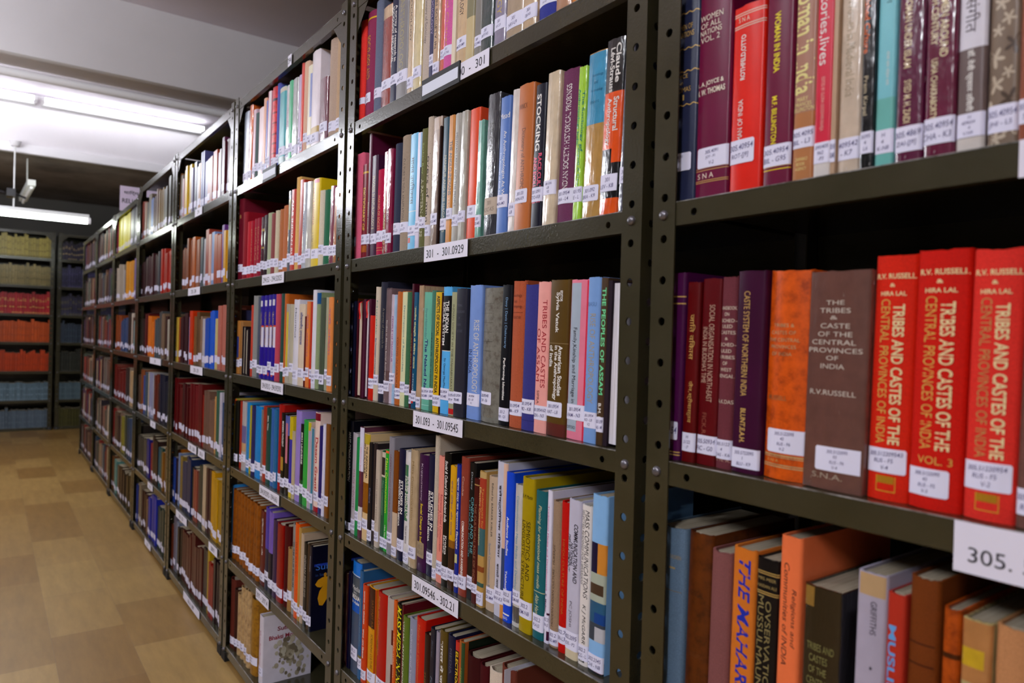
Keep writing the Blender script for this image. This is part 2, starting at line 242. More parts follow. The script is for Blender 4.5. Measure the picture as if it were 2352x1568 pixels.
(0,4,-0.6095,0.0437,0.2279,0.0015,0.014,'c','5c7288',None,None,[('h',0.5,0.85,0.145,0.165,'a08858','CHILDREN'),('h',0.5,0.7,0.21,0.22,'a08858','I')],[(0.335,0.338,'7a6848',0.3,0.9)],{},'slate blue book with worn head beside the post,bottom visible shelf of nearest rack'),
(0,4,-0.5641,0.0354,0.2295,0.0041,0.014,'l','5c3010',None,None,[('h',0.2,0.75,0.3,0.33,'3a1c10','BENGAL'),('h',0.2,0.8,0.62,0.64,'6a3c20','SEN GUPTA')],[],{},'worn brown leather book with scuffed spine,second from left,bottom visible shelf of nearest rack'),
(0,4,-0.5274,0.028,0.2167,0.0009,0.014,'c','80504e',None,None,[],[],{},'rose brown book with torn spine head,third from left,bottom visible shelf of nearest rack'),
(0,4,-0.4984,0.0299,0.2273,0.0029,0.014,'g','d0742c',None,None,[('d',0.3,0.8,0.05,0.72,'1c2ca0','THE MAHARS','bi')],[],{},'orange book titled The Mahars,fourth from left,bottom visible shelf of nearest rack'),
(0,4,-0.468,0.0272,0.2233,0.0032,0.014,'g','16141c',None,None,[('h',0.12,0.9,0.09,0.105,'a89058','MRS. MEER'),('h',0.08,0.92,0.125,0.14,'a89058','HASSAN ALI'),('d',0.5,0.74,0.2,0.98,'8a7c50','OVSERVATIONS ON THE'),('d',0.15,0.42,0.18,0.98,'8a7c50','MUSSULMAUNS OF INDIA')],[(0.062,0.066,'c9a45c'),(0.072,0.076,'c9a45c'),(0.158,0.162,'c9a45c'),(0.168,0.172,'c9a45c')],{},'black book with gilt bands and Mussulmauns title,bottom visible shelf of nearest rack'),
(0,4,-0.4394,0.0251,0.2538,0.0019,0.014,'g','f07848',None,None,[('d',0.58,0.82,0.21,0.45,'301820','Religions and','i'),('d',0.24,0.48,0.11,0.53,'301820','Communities of INDIA','i'),('d',0.22,0.4,0.645,0.85,'301820','P.N. CHOPRA','i')],[],{},'bright orange book titled Religions and Communities of India,bottom visible shelf of nearest rack'),
(0,4,-0.4116,0.0405,0.2106,0.0027,0.014,'p','111216',None,None,[('h',0.15,0.85,0.27,0.305,'7a7848','TRIBES AND'),('h',0.22,0.7,0.325,0.36,'7a7848','CASTES'),('h',0.22,0.68,0.38,0.415,'7a7848','OF THE'),('h',0.17,0.78,0.435,0.47,'7a7848','CENTRAL'),('h',0.1,0.9,0.49,0.525,'7a7848','PROVINCES'),('h',0.2,0.68,0.545,0.58,'7a7848','OF INDIA')],[(0.0,0.1,'8a6830',0,0.3)],{},'black wrapped book titled Tribes and Castes in dull gilt,bottom visible shelf of nearest rack'),
(0,4,-0.3558,0.0285,0.2406,0.0003,0.014,'g','aca4b6',None,None,[('d',0.5,0.7,0.11,0.24,'17151b','GRIFFITHS'),('d',0.48,0.74,0.46,0.8,'17151b','The Kol Tribe','b'),('h',0.52,0.64,0.36,0.38,'17151b','★')],[(0.0,0.09,'b89870',0.1,0.95)],{},'pale lilac torn book with worm holes at its head,bottom visible shelf of nearest rack'),
(0,4,-0.3268,0.0169,0.2281,0.0003,0.014,'g','b03428',None,None,[('d',0.15,0.55,0.13,0.85,'5c9cd8','MUSLIMS IN INDIA','b')],[],{},'tomato red book titled Muslims in blue letters,bottom visible shelf of nearest rack'),
(0,4,-0.3087,0.0257,0.2489,0.001,0.014,'c','6e3818',None,None,[('d',0.3,0.7,0.6,0.85,'3a1c10','आसामी')],[(0.235,0.24,'3c1c10',0.05,0.9),(0.31,0.315,'3c1c10',0.05,0.9)],{},'chestnut brown book with dark Hindi title and bands,bottom visible shelf of nearest rack'),
(0,4,-0.2808,0.0144,0.2283,0.0034,0.014,'l','b04e1c',None,None,[],[(0.17,0.19,'4c2810')],{},'burnt orange book with one dark band,eleventh from left,bottom visible shelf of nearest rack'),
(0,4,-0.265,0.0233,0.2251,0.0021,0.014,'p','b0a070',None,None,[],[(0,0.24,'b07848'),(0.11,0.18,'c8a428',0.05,0.78)],{},'cream and brown patched book with yellow paper patch,bottom visible shelf of nearest rack'),
(0,4,-0.24,0.0272,0.2276,0.0016,0.014,'c','bc8458',None,None,[('d',0.3,0.6,0.25,0.8,'382448','Kharia')],[],{},'tan book with dark handwritten title,thirteenth from left,bottom visible shelf of nearest rack'),
(1,1,-1.5491,0.0286,0.2348,0.0029,0.0175,'c','e63a34',[0.0444,0.0592,0,1],['301','A'],[],[],{},'bright red book,first from left,top visible shelf of second rack'),
(1,1,-1.5174,0.0477,0.2407,0.0023,0.0175,'c','8c3456',[0.0384,0.0598,0,0.75],None,[('d',0.25,0.6,0.22,0.62,'d8a830','SOCIOLOGY AND')],[(0.06,0.075,'e0b030'),(0.965,0.975,'e0b030')],{},'wine book with gold lettering and bands,second from left,top visible shelf of second rack'),
(1,1,-1.4675,0.033,0.25,0.0015,0.0175,'c','6a7188',[0.0372,0.0589,0,1],None,[],[],{},'slate grey book right of wine one,third from left,top visible shelf of second rack'),
(1,1,-1.4341,0.0451,0.2247,0.004,0.0175,'p','9a4a44',[0.0457,0.0669,0,1],None,[],[(0,0.12,'d8b898')],{},'rust in clear wrap book,fourth from left,top visible shelf of second rack'),
(1,1,-1.3885,0.0303,0.235,0.0035,0.0175,'g','2e3048',[0.0461,0.0669,0,1],None,[('d',0.5,0.85,0.1,0.6,'ece8e4','A survey of research in','b'),('d',0.1,0.45,0.1,0.6,'ece8e4','SOCIOLOGY AND SOCIAL','b')],[],{},'dark navy book titled A survey of research,top visible shelf of second rack'),
(1,1,-1.3577,0.0462,0.235,0.0012,0.0175,'g','8d8a8c',[0.0384,0.0642,0,1],None,[('d',0.3,0.7,0.1,0.75,'b0a47c','ANTHROPOLOGY')],[],{},'grey book titled Anthropology in faint gilt,sixth from left,top visible shelf of second rack'),
(1,1,-1.311,0.0242,0.225,0.0029,0.0175,'p','d8bfa0',[0.0187,0.0414,0,1],None,[('d',0.4,0.7,0.1,0.5,'605048','SOCIOLOGY')],[],{},'cream wrapped book right of grey one,seventh from left,top visible shelf of second rack'),
(1,1,-1.2862,0.032,0.225,0.0026,0.0175,'p','e0cfa0',[0.0315,0.0539,0,1],None,[],[],{},'pale yellow wrapped book,eighth from left,top visible shelf of second rack'),
(1,1,-1.2538,0.0292,0.225,0.0044,0.0175,'c','c4b4a8',None,None,[('d',0.3,0.7,0.15,0.6,'70686c','Dictionary of Sociology')],[],{},'beige book,ninth from left,top visible shelf of second rack'),
(1,1,-1.2219,0.0168,0.22,0.0036,0.0175,'g','3c3c60',[0.0388,0.061,0,1],None,[('d',0.3,0.75,0.2,0.55,'c0b0d0','SOCIOLOGY')],[],{},'navy book titled Sociology in lilac letters,tenth from left,top visible shelf of second rack'),
(1,1,-1.2047,0.0229,0.22,0.0014,0.0175,'p','c8a888',[0.0185,0.0398,0,1],None,[('d',0.3,0.65,0.1,0.7,'40302c','HUMAN SOCIETY IN')],[],{},'tan book right of navy one,eleventh from left,top visible shelf of second rack'),
(1,1,-1.1813,0.0147,0.215,0.0049,0.0175,'p','d8604a',[0.0397,0.0583,0,1],None,[],[],{},'coral book right of tan one,twelfth from left,top visible shelf of second rack'),
(1,1,-1.166,0.0296,0.22,0.0006,0.0175,'c','d868a8',[0.0391,0.0575,0,1],None,[('d',0.3,0.65,0.2,0.75,'d8a860','Social Change')],[],{},'bright pink book with faded gilt lettering,thirteenth from left,top visible shelf of second rack'),
(1,1,-1.1359,0.0121,0.22,0.0021,0.0175,'g','e8d8c0',None,None,[],[],{},'narrow cream book,fourteenth from left,top visible shelf of second rack'),
(1,1,-1.1233,0.0363,0.22,0.0038,0.0175,'p','d8b890',[0.0378,0.0598,0,1],None,[('d',0.3,0.65,0.1,0.55,'403430','MODERN SOCIOLOGY')],[],{},'light tan book,fifteenth from left,top visible shelf of second rack'),
(1,1,-1.0865,0.0256,0.22,0.0008,0.0175,'g','cbb88c',None,None,[],[(0,0.62,'8a8468')],{},'cream and olive book,sixteenth from left,top visible shelf of second rack'),
(1,1,-1.0604,0.0222,0.23,0.0024,0.0175,'g','8a8580',[0.024,0.0435,0,1],None,[],[],{},'warm grey book,seventeenth from left,top visible shelf of second rack'),
(1,1,-1.0377,0.0357,0.235,0.0002,0.0175,'p','3c4a4a',[0.0295,0.0492,0,1],None,[],[],{},'dark green grey book,eighteenth from left,top visible shelf of second rack'),
(1,1,-1.0015,0.0329,0.235,0.0033,0.0175,'p','9088a0',[0.0332,0.0541,0,1],None,[('d',0.3,0.7,0.3,0.75,'c8b060','SOCIOLOGY')],[],{},'mauve book,nineteenth from left,top visible shelf of second rack'),
(1,1,-0.9681,0.047,0.23,0.0038,0.0175,'p','b09a80',[0.0231,0.0466,0,1],None,[],[],{},'taupe wrapped book right of mauve one,twentieth from left,top visible shelf of second rack'),
(1,1,-0.9206,0.0357,0.23,0.0029,0.0175,'p','c8ab88',[0.0222,0.0445,0,1],None,[],[],{},'sandy book right of taupe wrapped one,twenty-first from left,top visible shelf of second rack'),
(1,1,-0.8844,0.0434,0.235,0.0044,0.0175,'c','3a3f90',[0.0312,0.0453,0,1],None,[],[],{},'royal blue book right of sandy one,twenty-second from left,top visible shelf of second rack'),
(1,1,-0.8359,0.0359,0.22,0.0016,0.0175,'p','b08060',None,None,[],[],{},'mottled brown book,twenty-third from left,top visible shelf of second rack'),
(1,1,-0.7994,0.0177,0.23,0.0035,0.0175,'g','d08030',None,None,[],[],{},'orange book right of mottled brown one,twenty-fourth from left,top visible shelf of second rack'),
(1,1,-0.7812,0.0289,0.24,0.003,0.0175,'c','6a2030',None,None,[],[],{},'maroon book right of orange one,twenty-fifth from left,top visible shelf of second rack'),
(1,2,-1.5594,0.0429,0.2436,0.0029,0.0105,'c','dc6480',[0.0319,0.0542,0,0.5],None,[],[],{},'rose pink book,first from left,shelf tagged 301 - 301.0929'),
(1,2,-1.5127,0.0256,0.2124,0.0023,0.0114,'g','7a1228',[0.0326,0.0545,0,1],None,[('d',0.3,0.75,0.25,0.7,'d8b030','DICTIONARY OF','b')],[(0.08,0.1,'d0a030'),(0.86,0.93,'a85818')],{},'dark red book titled Dictionary in yellow letters,second from left,shelf tagged 301 - 301.0929'),
(1,2,-1.4857,0.0129,0.2763,0.0042,0.0123,'g','5a2038',[0.0321,0.0545,0,1],None,[('d',0.2,0.6,0.55,0.9,'c8b8a8','MODERN ANTHROPOLOGY')],[],{},'tall plum book towering above its neighbours,third from left,shelf tagged 301 - 301.0929'),
(1,2,-1.4714,0.0288,0.2239,0.0047,0.0132,'g','43213b',[0.0301,0.0522,0,1],None,[('d',0.25,0.7,0.2,0.72,'b8a078','PROGRESS IN ANTHROPOLOGY 8')],[],{},'dark purple book titled Progress in Anthropology,fourth from left,shelf tagged 301 - 301.0929'),
(1,2,-1.4381,0.0317,0.1878,0.0024,0.0141,'c','b41c44',[0.0309,0.0546,0,1],None,[('d',0.3,0.65,0.3,0.72,'d8a878','MAKING OF SOCIETY')],[(0.9,0.905,'c9a45c'),(0.93,0.935,'c9a45c')],{},'crimson book titled Making of Society,fifth from left,shelf tagged 301 - 301.0929'),
(1,2,-1.4056,0.0182,0.2201,0.0033,0.015,'p','8c1a22',[0.0324,0.0545,0,1],None,[('d',0.3,0.75,0.42,0.9,'e0cc90','TRIBES OF MODERN TODAY','b')],[],{},'glossy red book with cream capitals,sixth from left,shelf tagged 301 - 301.0929'),
(1,2,-1.3869,0.0238,0.2217,0.0003,0.0159,'p','8a2145',[0.024,0.0451,0,1],None,[('d',0.3,0.65,0.1,0.7,'b898a8','ANTHROPOLOGICAL THEORY')],[],{},'magenta red book with silver lettering,seventh from left,shelf tagged 301 - 301.0929'),
(1,2,-1.3606,0.0286,0.2279,0.0035,0.0168,'c','34384c',[0.039,0.063,0,1],None,[],[],{},'slate navy book right of magenta red one,eighth from left,shelf tagged 301 - 301.0929'),
(1,2,-1.3304,0.034,0.2372,0.0032,0.0177,'c','a3917f',[0.0401,0.0611,0,1],None,[('d',0.35,0.62,0.2,0.72,'584c48','CULTURE IN INDIA ADAPTATION')],[],{},'taupe book with small dark capitals,ninth from left,shelf tagged 301 - 301.0929'),
(1,2,-1.2956,0.033,0.2335,0.005,0.0186,'g','7cc4ec',[0.0298,0.0505,0,1],None,[('d',0.28,0.75,0.2,0.6,'1c2430','मानव उपिवकास')],[(0.885,0.93,'c84838',0.12,0.45),(0.66,0.665,'ece8e4')],{},'sky blue book with black Hindi title,tenth from left,shelf tagged 301 - 301.0929'),
(1,2,-1.2621,0.018,0.2303,0.0041,0.0195,'g','cfc6dc',[0.035,0.0566,0,1],None,[],[(0.3,0.72,'2c2838',0.82,1),(0,0.3,'a8c8ec',0.7,1),(0.92,0.97,'6048a0',0.05,0.2)],{},'pale lilac book right of sky blue one,eleventh from left,shelf tagged 301 - 301.0929'),
(1,2,-1.2434,0.0205,0.233,0.0014,0.0204,'c','6a6a44',[0.0401,0.0614,0,1],None,[('d',0.3,0.75,0.42,0.9,'d8d4b8','A PATTERN OF LIFE'),('d',0.35,0.65,0.12,0.38,'a8c078','Sachin Roy')],[],{},'olive book titled A Pattern of Life,twelfth from left,shelf tagged 301 - 301.0929'),
(1,2,-1.2214,0.0186,0.251,0.0019,0.0213,'c','c6b5a5',[0.0226,0.0442,0,1],None,[('d',0.25,0.8,0.28,0.8,'17151b','lovers of man')],[],{},'beige book titled lovers of man,thirteenth from left,shelf tagged 301 - 301.0929'),
(1,2,-1.2023,0.0312,0.2445,0.0033,0.0222,'p','8a7466',[0.0414,0.0633,0,1],None,[],[(0,0.1,'c8b0a0'),(0.1,0.45,'b8a498')],{},'crumpled brown wrapped book right of beige one,fourteenth from left,shelf tagged 301 - 301.0929'),
(1,2,-1.17,0.0056,0.2235,0.0001,0.0231,'c','30201c',None,None,[],[],{},'very dark brown book,fifteenth from left,shelf tagged 301 - 301.0929'),
(1,2,-1.1634,0.0243,0.2356,0.0023,0.024,'g','34505f',[0.0279,0.0493,0,1],None,[('d',0.45,0.75,0.3,0.9,'b8b498','MANIPUR AND THE NAGA HILLS')],[],{},'dark teal blue book titled Manipur and the Naga Hills,shelf tagged 301 - 301.0929'),
(1,2,-1.1386,0.0196,0.2337,0.0008,0.0249,'g','c98438',[0.0449,0.0649,0,1],None,[('d',0.3,0.8,0.2,0.62,'2c2018','THE ANGLO-INDIANS','b'),('d',0.35,0.65,0.64,0.8,'e0c8a0','V. R. GAIKWAD')],[(0.8,0.82,'9c6820')],{},'amber book titled The Anglo-Indians,seventeenth from left,shelf tagged 301 - 301.0929'),
(1,2,-1.1185,0.0205,0.2321,0.0006,0.0258,'g','a9a49c',[0.0299,0.0507,0,1],None,[('d',0.3,0.65,0.15,0.72,'4c4c50','MEHWASI LAND AND THE PEOPLE')],[],{},'light grey book titled Land and the People,eighteenth from left,shelf tagged 301 - 301.0929'),
(1,2,-1.0969,0.0208,0.2312,0.0003,0.0267,'p','b5b0a4',[0.0345,0.0551,0,1],None,[],[],{},'silver grey wrapped book,nineteenth from left,shelf tagged 301 - 301.0929'),
(1,2,-1.074,0.032,0.2296,0.0038,0.0276,'g','e2502f',[0.0392,0.061,0,1],None,[],[],{},'vermilion book with bright blank spine,twentieth from left,shelf tagged 301 - 301.0929'),
(1,2,-1.0405,0.0176,0.2025,0.0006,0.0285,'p','6fa596',[0.0199,0.0408,0,1],None,[],[],{},'sea green book right of vermilion one,twenty-first from left,shelf tagged 301 - 301.0929'),
(1,2,-1.016,0.0368,0.2386,0.0012,0.0294,'p','3c3c42',[0.0369,0.0654,0,1],None,[('d',0.3,0.6,0.2,0.7,'6c6a68','SOCIAL ANTHROPOLOGY')],[],{'lc': 'b8a694'},'charcoal wrapped book with cream paper label,twenty-second from left,shelf tagged 301 - 301.0929'),
(1,2,-0.9787,0.0282,0.2256,0.002,0.0303,'g','5c7cc0',[0.0448,0.0657,0,1],None,[('h',0.05,0.95,0.12,0.16,'ece8e4','Mead'),('d',0.45,0.78,0.25,0.78,'ece8e4','An Anthropologist At Work'),('d',0.15,0.35,0.4,0.78,'b8c8e8','The Writings of Ruth Benedict')],[],{},'cornflower blue book titled An Anthropologist At Work,twenty-third from left,shelf tagged 301 - 301.0929'),
(1,2,-0.9494,0.0212,0.2313,0.0044,0.0312,'p','e2d8d2',[0.0277,0.0493,0,1],['.016','-L8'],[],[],{},'cream white book right of cornflower blue one,twenty-fourth from left,shelf tagged 301 - 301.0929'),
(1,2,-0.9278,0.0409,0.2299,0.0004,0.0321,'g','bc6c3a',[0.044,0.066,0,0.85],['301.03','WIN-K9'],[('h',0.12,0.65,0.13,0.165,'6a3820','WINICK'),('d',0.3,0.6,0.3,0.82,'5c3424','Dictionary of ANTHROPOLOGY')],[],{},'copper brown book titled Dictionary of Anthropology,twenty-fifth from left,shelf tagged 301 - 301.0929'),
(1,2,-0.8854,0.0271,0.2212,0.0022,0.033,'g','1d1d2a',[0.0415,0.0634,0,1],['301.091','STO-K8'],[('d',0.22,0.62,0.07,0.46,'ece8e4','STOCKING','b'),('d',0.5,0.85,0.48,0.82,'e85878','RACE,CULTURE','b'),('d',0.12,0.45,0.5,0.82,'e85878','AND EVOLUTION','b')],[],{},'black book titled Race,Culture and Evolution,twenty-sixth from left,shelf tagged 301 - 301.0929'),
(1,2,-0.8578,0.0299,0.2314,0.0027,0.0339,'p','d8c4a8',[0.048,0.0695,0,1],['301.016','-L8','V2'],[],[],{},'shiny cream book right of black one,twenty-seventh from left,shelf tagged 301 - 301.0929'),
(1,2,-0.8273,0.0383,0.226,0.0044,0.0348,'c','6d3858',[0.0301,0.0519,0.02,0.95],['301.0954','INA - L4'],[('u',0.38,0.68,0.1,0.78,'ece8e4','INDIAN SOCIETY: HISTORICAL PROBINGS')],[],{},'plum book titled Indian Society: Historical Probings,twenty-eighth from left,shelf tagged 301 - 301.0929'),
(1,2,-0.7878,0.0181,0.221,0.0041,0.0357,'p','a5d63c',[0.0288,0.0505,0,1],['301.95','E - L'],[('d',0.55,0.9,0.16,0.55,'107868','The Sociology of','b'),('d',0.1,0.4,0.14,0.5,'209070','Anthropology Indic','b'),('d',0.35,0.65,0.5,0.82,'30885c','Panyoti A Choice','b')],[],{},'lime green book titled The Sociology in green letters,shelf tagged 301 - 301.0929'),
(1,2,-0.7693,0.0387,0.2328,0.0043,0.0366,'p','b98e4f',[0.0257,0.0477,0,0.9],['301.092','BRA - K9'],[('h',0.3,0.85,0.13,0.15,'1c5878','Sociology'),('h',0.4,0.6,0.17,0.19,'1c5878','and'),('h',0.25,0.85,0.22,0.24,'1c5878','Anthropology'),('h',0.25,0.7,0.29,0.305,'1c5878','ESSAYS')],[(0,0.43,'3e93bc')],{},'blue over tan book titled Sociology in dark blue letters,shelf tagged 301 - 301.0929'),
(1,2,-0.7301,0.0358,0.2379,0.0014,0.0375,'p','15131c',[0.0332,0.0562,0,0.95],['301','LEV - K8'],[('d',0.6,0.85,0.03,0.25,'ece8e4','Claude','b'),('d',0.3,0.55,0.05,0.3,'ece8e4','Lévi-Strauss','b'),('d',0.58,0.85,0.33,0.52,'ece8e4','Structural','b'),('d',0.2,0.48,0.33,0.6,'ece8e4','Anthropology','b')],[(0.3,0.62,'e8541c'),(0.9,1,'e8581c'),(0.62,0.7,'e8541c',0.6,1)],{},'black and orange book titled Structural Anthropology,thirty-first from left,shelf tagged 301 - 301.0929'),
(1,2,-0.6938,0.0205,0.2279,0.0021,0.0384,'p','4a4a58',[0.0402,0.0618,0,1],['301','SR'],[],[],{},'dark grey wrapped book,thirty-second from left,shelf tagged 301 - 301.0929'),
(1,3,-1.5594,0.032,0.2172,0.0018,0.0157,'F','1a1c30',None,None,[],[],{'pg': 'c8c4dc','pu': (0.05,0.42)},'navy book turned with its pale pages outward,shelf tagged 301.093 - 301.09545'),
(1,3,-1.5262,0.0321,0.2177,0.0044,0.0158,'F','4a1424',None,None,[],[],{'pg': 'e0ccb8','rib': 1},'dark red book turned with cream pages outward,shelf tagged 301.093 - 301.09545'),
(1,3,-1.493,0.038,0.2201,0.0048,0.0158,'F','4a1a30',None,None,[],[],{'pg': 'd4ccd4','pu': (0.3,0.75),'rib': 1},'maroon book turned with white pages outward,third from left,shelf tagged 301.093 - 301.09545'),
(1,3,-1.4533,0.0243,0.1834,0.0008,0.0159,'g','c8240c',[0.0247,0.0467,0,1],None,[],[],{},'red orange book right of maroon one,fourth from left,shelf tagged 301.093 - 301.09545'),
(1,3,-1.4279,0.0201,0.2448,0.0009,0.0159,'g','d0c0ac',[0.0343,0.056,0,1],None,[('d',0.35,0.65,0.12,0.42,'2c8078','Murphy'),('d',0.35,0.65,0.45,0.82,'3c3c80','Mass Communication and Human Interaction','b')],[],{},'cream book titled Mass Communication and Human Interaction,shelf tagged 301.093 - 301.09545'),
(1,3,-1.4073,0.0278,0.2545,0.0012,0.016,'c','2a2a38',[0.0171,0.0386,0,1],None,[('d',0.55,0.85,0.22,0.55,'787464','A survey of research in'),('d',0.12,0.4,0.28,0.7,'787464','SOCIOLOGY AND SOCIAL')],[],{},'charcoal blue book with dull gilt survey title,shelf tagged 301.093 - 301.09545'),
(1,3,-1.379,0.0227,0.2401,0.0012,0.0161,'p','7a6468',[0.0243,0.0461,0,1],None,[('d',0.3,0.62,0.28,0.85,'ece8e4','Studies in African Social Anthropology')],[(0.0,0.01,'504448'),(0.72,0.9,'6a5050')],{},'mottled mauve book titled African Social Anthropology,seventh from left,shelf tagged 301.093 - 301.09545'),
(1,3,-1.3558,0.0219,0.226,0.0024,0.0161,'p','dcc8d8',[0.0412,0.0634,0,1],None,[('d',0.35,0.65,0.2,0.62,'8c3c90','PEOPLE OF MANIPUR')],[(0.0,1,'a8c8e8',0.75,1)],{},'pale lilac book titled People of Manipur,eighth from left,shelf tagged 301.093 - 301.09545'),
(1,3,-1.3334,0.0275,0.232,0.0029,0.0162,'c','b8622c',[0.0123,0.0341,0,1],None,[('d',0.3,0.6,0.4,0.85,'5c2c1c','YOUNG IN VARIOUS')],[],{},'orange brown book with brown capitals,ninth from left,shelf tagged 301.093 - 301.09545'),
(1,3,-1.3048,0.0207,0.2292,0.0013,0.0162,'g','dcdcb0',[0.0273,0.0489,0,1],None,[('d',0.4,0.75,0.12,0.7,'2c7088','Development of Researches')],[],{},'pale yellow book titled Development of Researches,tenth from left,shelf tagged 301.093 - 301.09545'),
(1,3,-1.2831,0.0176,0.2291,0.0,0.0163,'c','3f6a4a',[0.0234,0.0447,0,1],None,[],[],{},'bottle green book,eleventh from left,shelf tagged 301.093 - 301.09545'),
(1,3,-1.2647,0.0084,0.2442,0.0021,0.0163,'g','4a1a28',[0.0076,0.0281,0,1],None,[('d',0.3,0.7,0.4,0.85,'b09048','CASTES AND MODERN')],[],{},'dark maroon book with thin gilt title,twelfth from left,shelf tagged 301.093 - 301.09545'),
(1,3,-1.2558,0.0171,0.2272,0.0018,0.0164,'g','0f4f70',[0.0136,0.034,0,1],None,[('d',0.25,0.78,0.12,0.66,'e8e4a0','भारतीय संस्कृित के िविवध आयाम','b'),('d',0.3,0.6,0.7,0.9,'ece8e4','धमर्वीर')],[(0.93,0.96,'d83838',0.1,0.6)],{},'dark teal book with yellow Hindi title,thirteenth from left,shelf tagged 301.093 - 301.09545'),
(1,3,-1.2382,0.016,0.2399,0.0028,0.0165,'p','c0a080',[0.003,0.0234,0,1],None,[],[],{},'tan wrapped book,fourteenth from left,shelf tagged 301.093 - 301.09545'),
(1,3,-1.2218,0.0308,0.226,0.0048,0.0165,'g','6cb8a0',[0.0206,0.0429,0,1],None,[('d',0.28,0.7,0.4,0.9,'2c3478','The Naked Nagas','b'),('d',0.3,0.6,0.14,0.4,'4c7c88','Fürer-Haimendorf')],[(0.955,0.96,'a8d8cc')],{},'mint green book titled The Naked Nagas,fifteenth from left,shelf tagged 301.093 - 301.09545'),
(1,3,-1.1904,0.0156,0.2284,0.0035,0.0166,'c','4a7a68',[0.0221,0.044,0,1],None,[('d',0.3,0.6,0.35,0.8,'204038','CENSUS OF INDIA')],[],{},'sage green book with dark small capitals,sixteenth from left,shelf tagged 301.093 - 301.09545'),
(1,3,-1.1744,0.0267,0.2244,0.0026,0.0166,'g','dcb020',[0.0119,0.0325,0,1],None,[('d',0.3,0.72,0.03,0.84,'17151b','ASPECTS OF SOCIAL ANTHROPOLOGY IN INDIA','b')],[(0,1,'3a1814',0.9,1)],{},'bright yellow book titled Aspects of Social Anthropology,shelf tagged 301.093 - 301.09545'),
(1,3,-1.1472,0.0291,0.2328,0.0031,0.0167,'g','5ab0ee',[0.0258,0.0471,0,1],None,[('d',0.45,0.82,0.11,0.36,'ece8e4','THE INDIAN','b'),('d',0.08,0.42,0.12,0.46,'ece8e4','SOCIAL SYSTEM','b'),('d',0.35,0.65,0.56,0.82,'1c3450','Sir George MacMunn')],[(0.07,0.5,'14121a'),(0.5,0.505,'ece8e4'),(0.82,0.87,'a88448')],{},'black and sky blue book titled The Indian Social System,shelf tagged 301.093 - 301.09545'),
(1,3,-1.1176,0.0203,0.2222,0.0034,0.0168,'g','a3a582',[0.0213,0.0434,0,1],None,[('d',0.35,0.65,0.1,0.82,'58543c','INDIAN SOCIETY IN THE MAHABHARATA')],[(0.945,0.99,'c02828')],{},'grey olive book titled Society in the Mahabharata,shelf tagged 301.093 - 301.09545'),
(1,3,-1.0968,0.0333,0.2274,0.0003,0.0168,'g','30303a',[0.0238,0.0444,0,0.92],None,[('h',0.2,0.7,0.12,0.14,'5c5c68','TRIBAL'),('h',0.15,0.9,0.17,0.19,'5c5c68','BACKGROUND'),('h',0.35,0.5,0.22,0.24,'5c5c68','OF'),('h',0.2,0.6,0.27,0.29,'5c5c68','INDIAN'),('h',0.15,0.75,0.32,0.34,'5c5c68','CULTURE')],[],{},'charcoal book with faint grey title,twentieth from left,shelf tagged 301.093 - 301.09545'),
(1,3,-1.0594,0.0383,0.2318,0.0045,0.0169,'g','7a98d8',[0.0231,0.0448,0,1],['301.0954','RO - L8','V1'],[('d',0.5,0.88,0.26,0.8,'d8d0c4','RISE OF ANTHROPOLOGY'),('d',0.12,0.42,0.48,0.66,'1c2858','IN INDIA')],[],{},'periwinkle blue book titled Rise of Anthropology,twenty-first from left,shelf tagged 301.093 - 301.09545'),
(1,3,-1.0206,0.0593,0.2261,0.0039,0.0169,'l','7a7870',[0.0292,0.0507,0,0.68],['302.09548','THV - E6'],[('h',0.2,0.75,0.945,0.962,'989080','AKADEMI')],[(0.12,0.124,'605c50',0.03,0.65),(0.19,0.194,'605c50',0.05,0.6),(0.26,0.264,'605c50',0.03,0.65),(0.33,0.334,'605c50',0.05,0.6),(0.4,0.404,'605c50',0.03,0.65),(0.47,0.474,'605c50',0.05,0.6)],{},'stone grey book with blind embossed spine,twenty-second from left,shelf tagged 301.093 - 301.09545'),
(1,3,-0.9608,0.027,0.2283,0.0044,0.017,'g','10141e',[0.0074,0.0287,0,1],['301.2','PER - Q5'],[('d',0.4,0.68,0.09,0.45,'88b0d8','Devy | Davis | Chakravarty'),('d',0.35,0.65,0.52,0.82,'ece8e4','Performing Identities','b')],[],{},'black book titled Performing Identities,twenty-third from left,shelf tagged 301.093 - 301.09545'),
(1,3,-0.9333,0.0344,0.2337,0.004,0.017,'c','b0583a',[0.0195,0.0419,0,1],['301.0954','MIA - K9'],[('h',0.02,0.8,0.09,0.115,'703828','Sociology'),('h',0.22,0.45,0.13,0.15,'703828','and'),('h',0.02,0.8,0.165,0.19,'703828','Anthropology'),('h',0.05,0.75,0.24,0.26,'703828','RONALD FLETCHER')],[(0.215,0.218,'703828',0.05,0.85)],{},'terracotta book titled Sociology in sunken letters,twenty-fourth from left,shelf tagged 301.093 - 301.09545'),
(1,3,-0.8984,0.0341,0.2263,0.002,0.0171,'c','3a3a80',[0.026,0.0482,0,0.95],['301.0954','PRD - K8'],[],[(0.93,0.935,'2c2c68')],{},'indigo book right of terracotta one,twenty-fifth from left,shelf tagged 301.093 - 301.09545'),
(1,3,-0.8638,0.0308,0.2285,0.002,0.0172,'g','f4a8a0',[0.0196,0.0413,0,1],['301.0954162','SEN - N3'],[('d',0.5,0.82,0.12,0.7,'a01828','TRIBES AND CASTES'),('d',0.12,0.4,0.31,0.66,'a01828','OF ASSAM'),('d',0.25,0.45,0.72,0.88,'5c2c2c','SIPRA SEN')],[],{},'salmon pink book titled Tribes and Castes of Assam,shelf tagged 301.093 - 301.09545'),
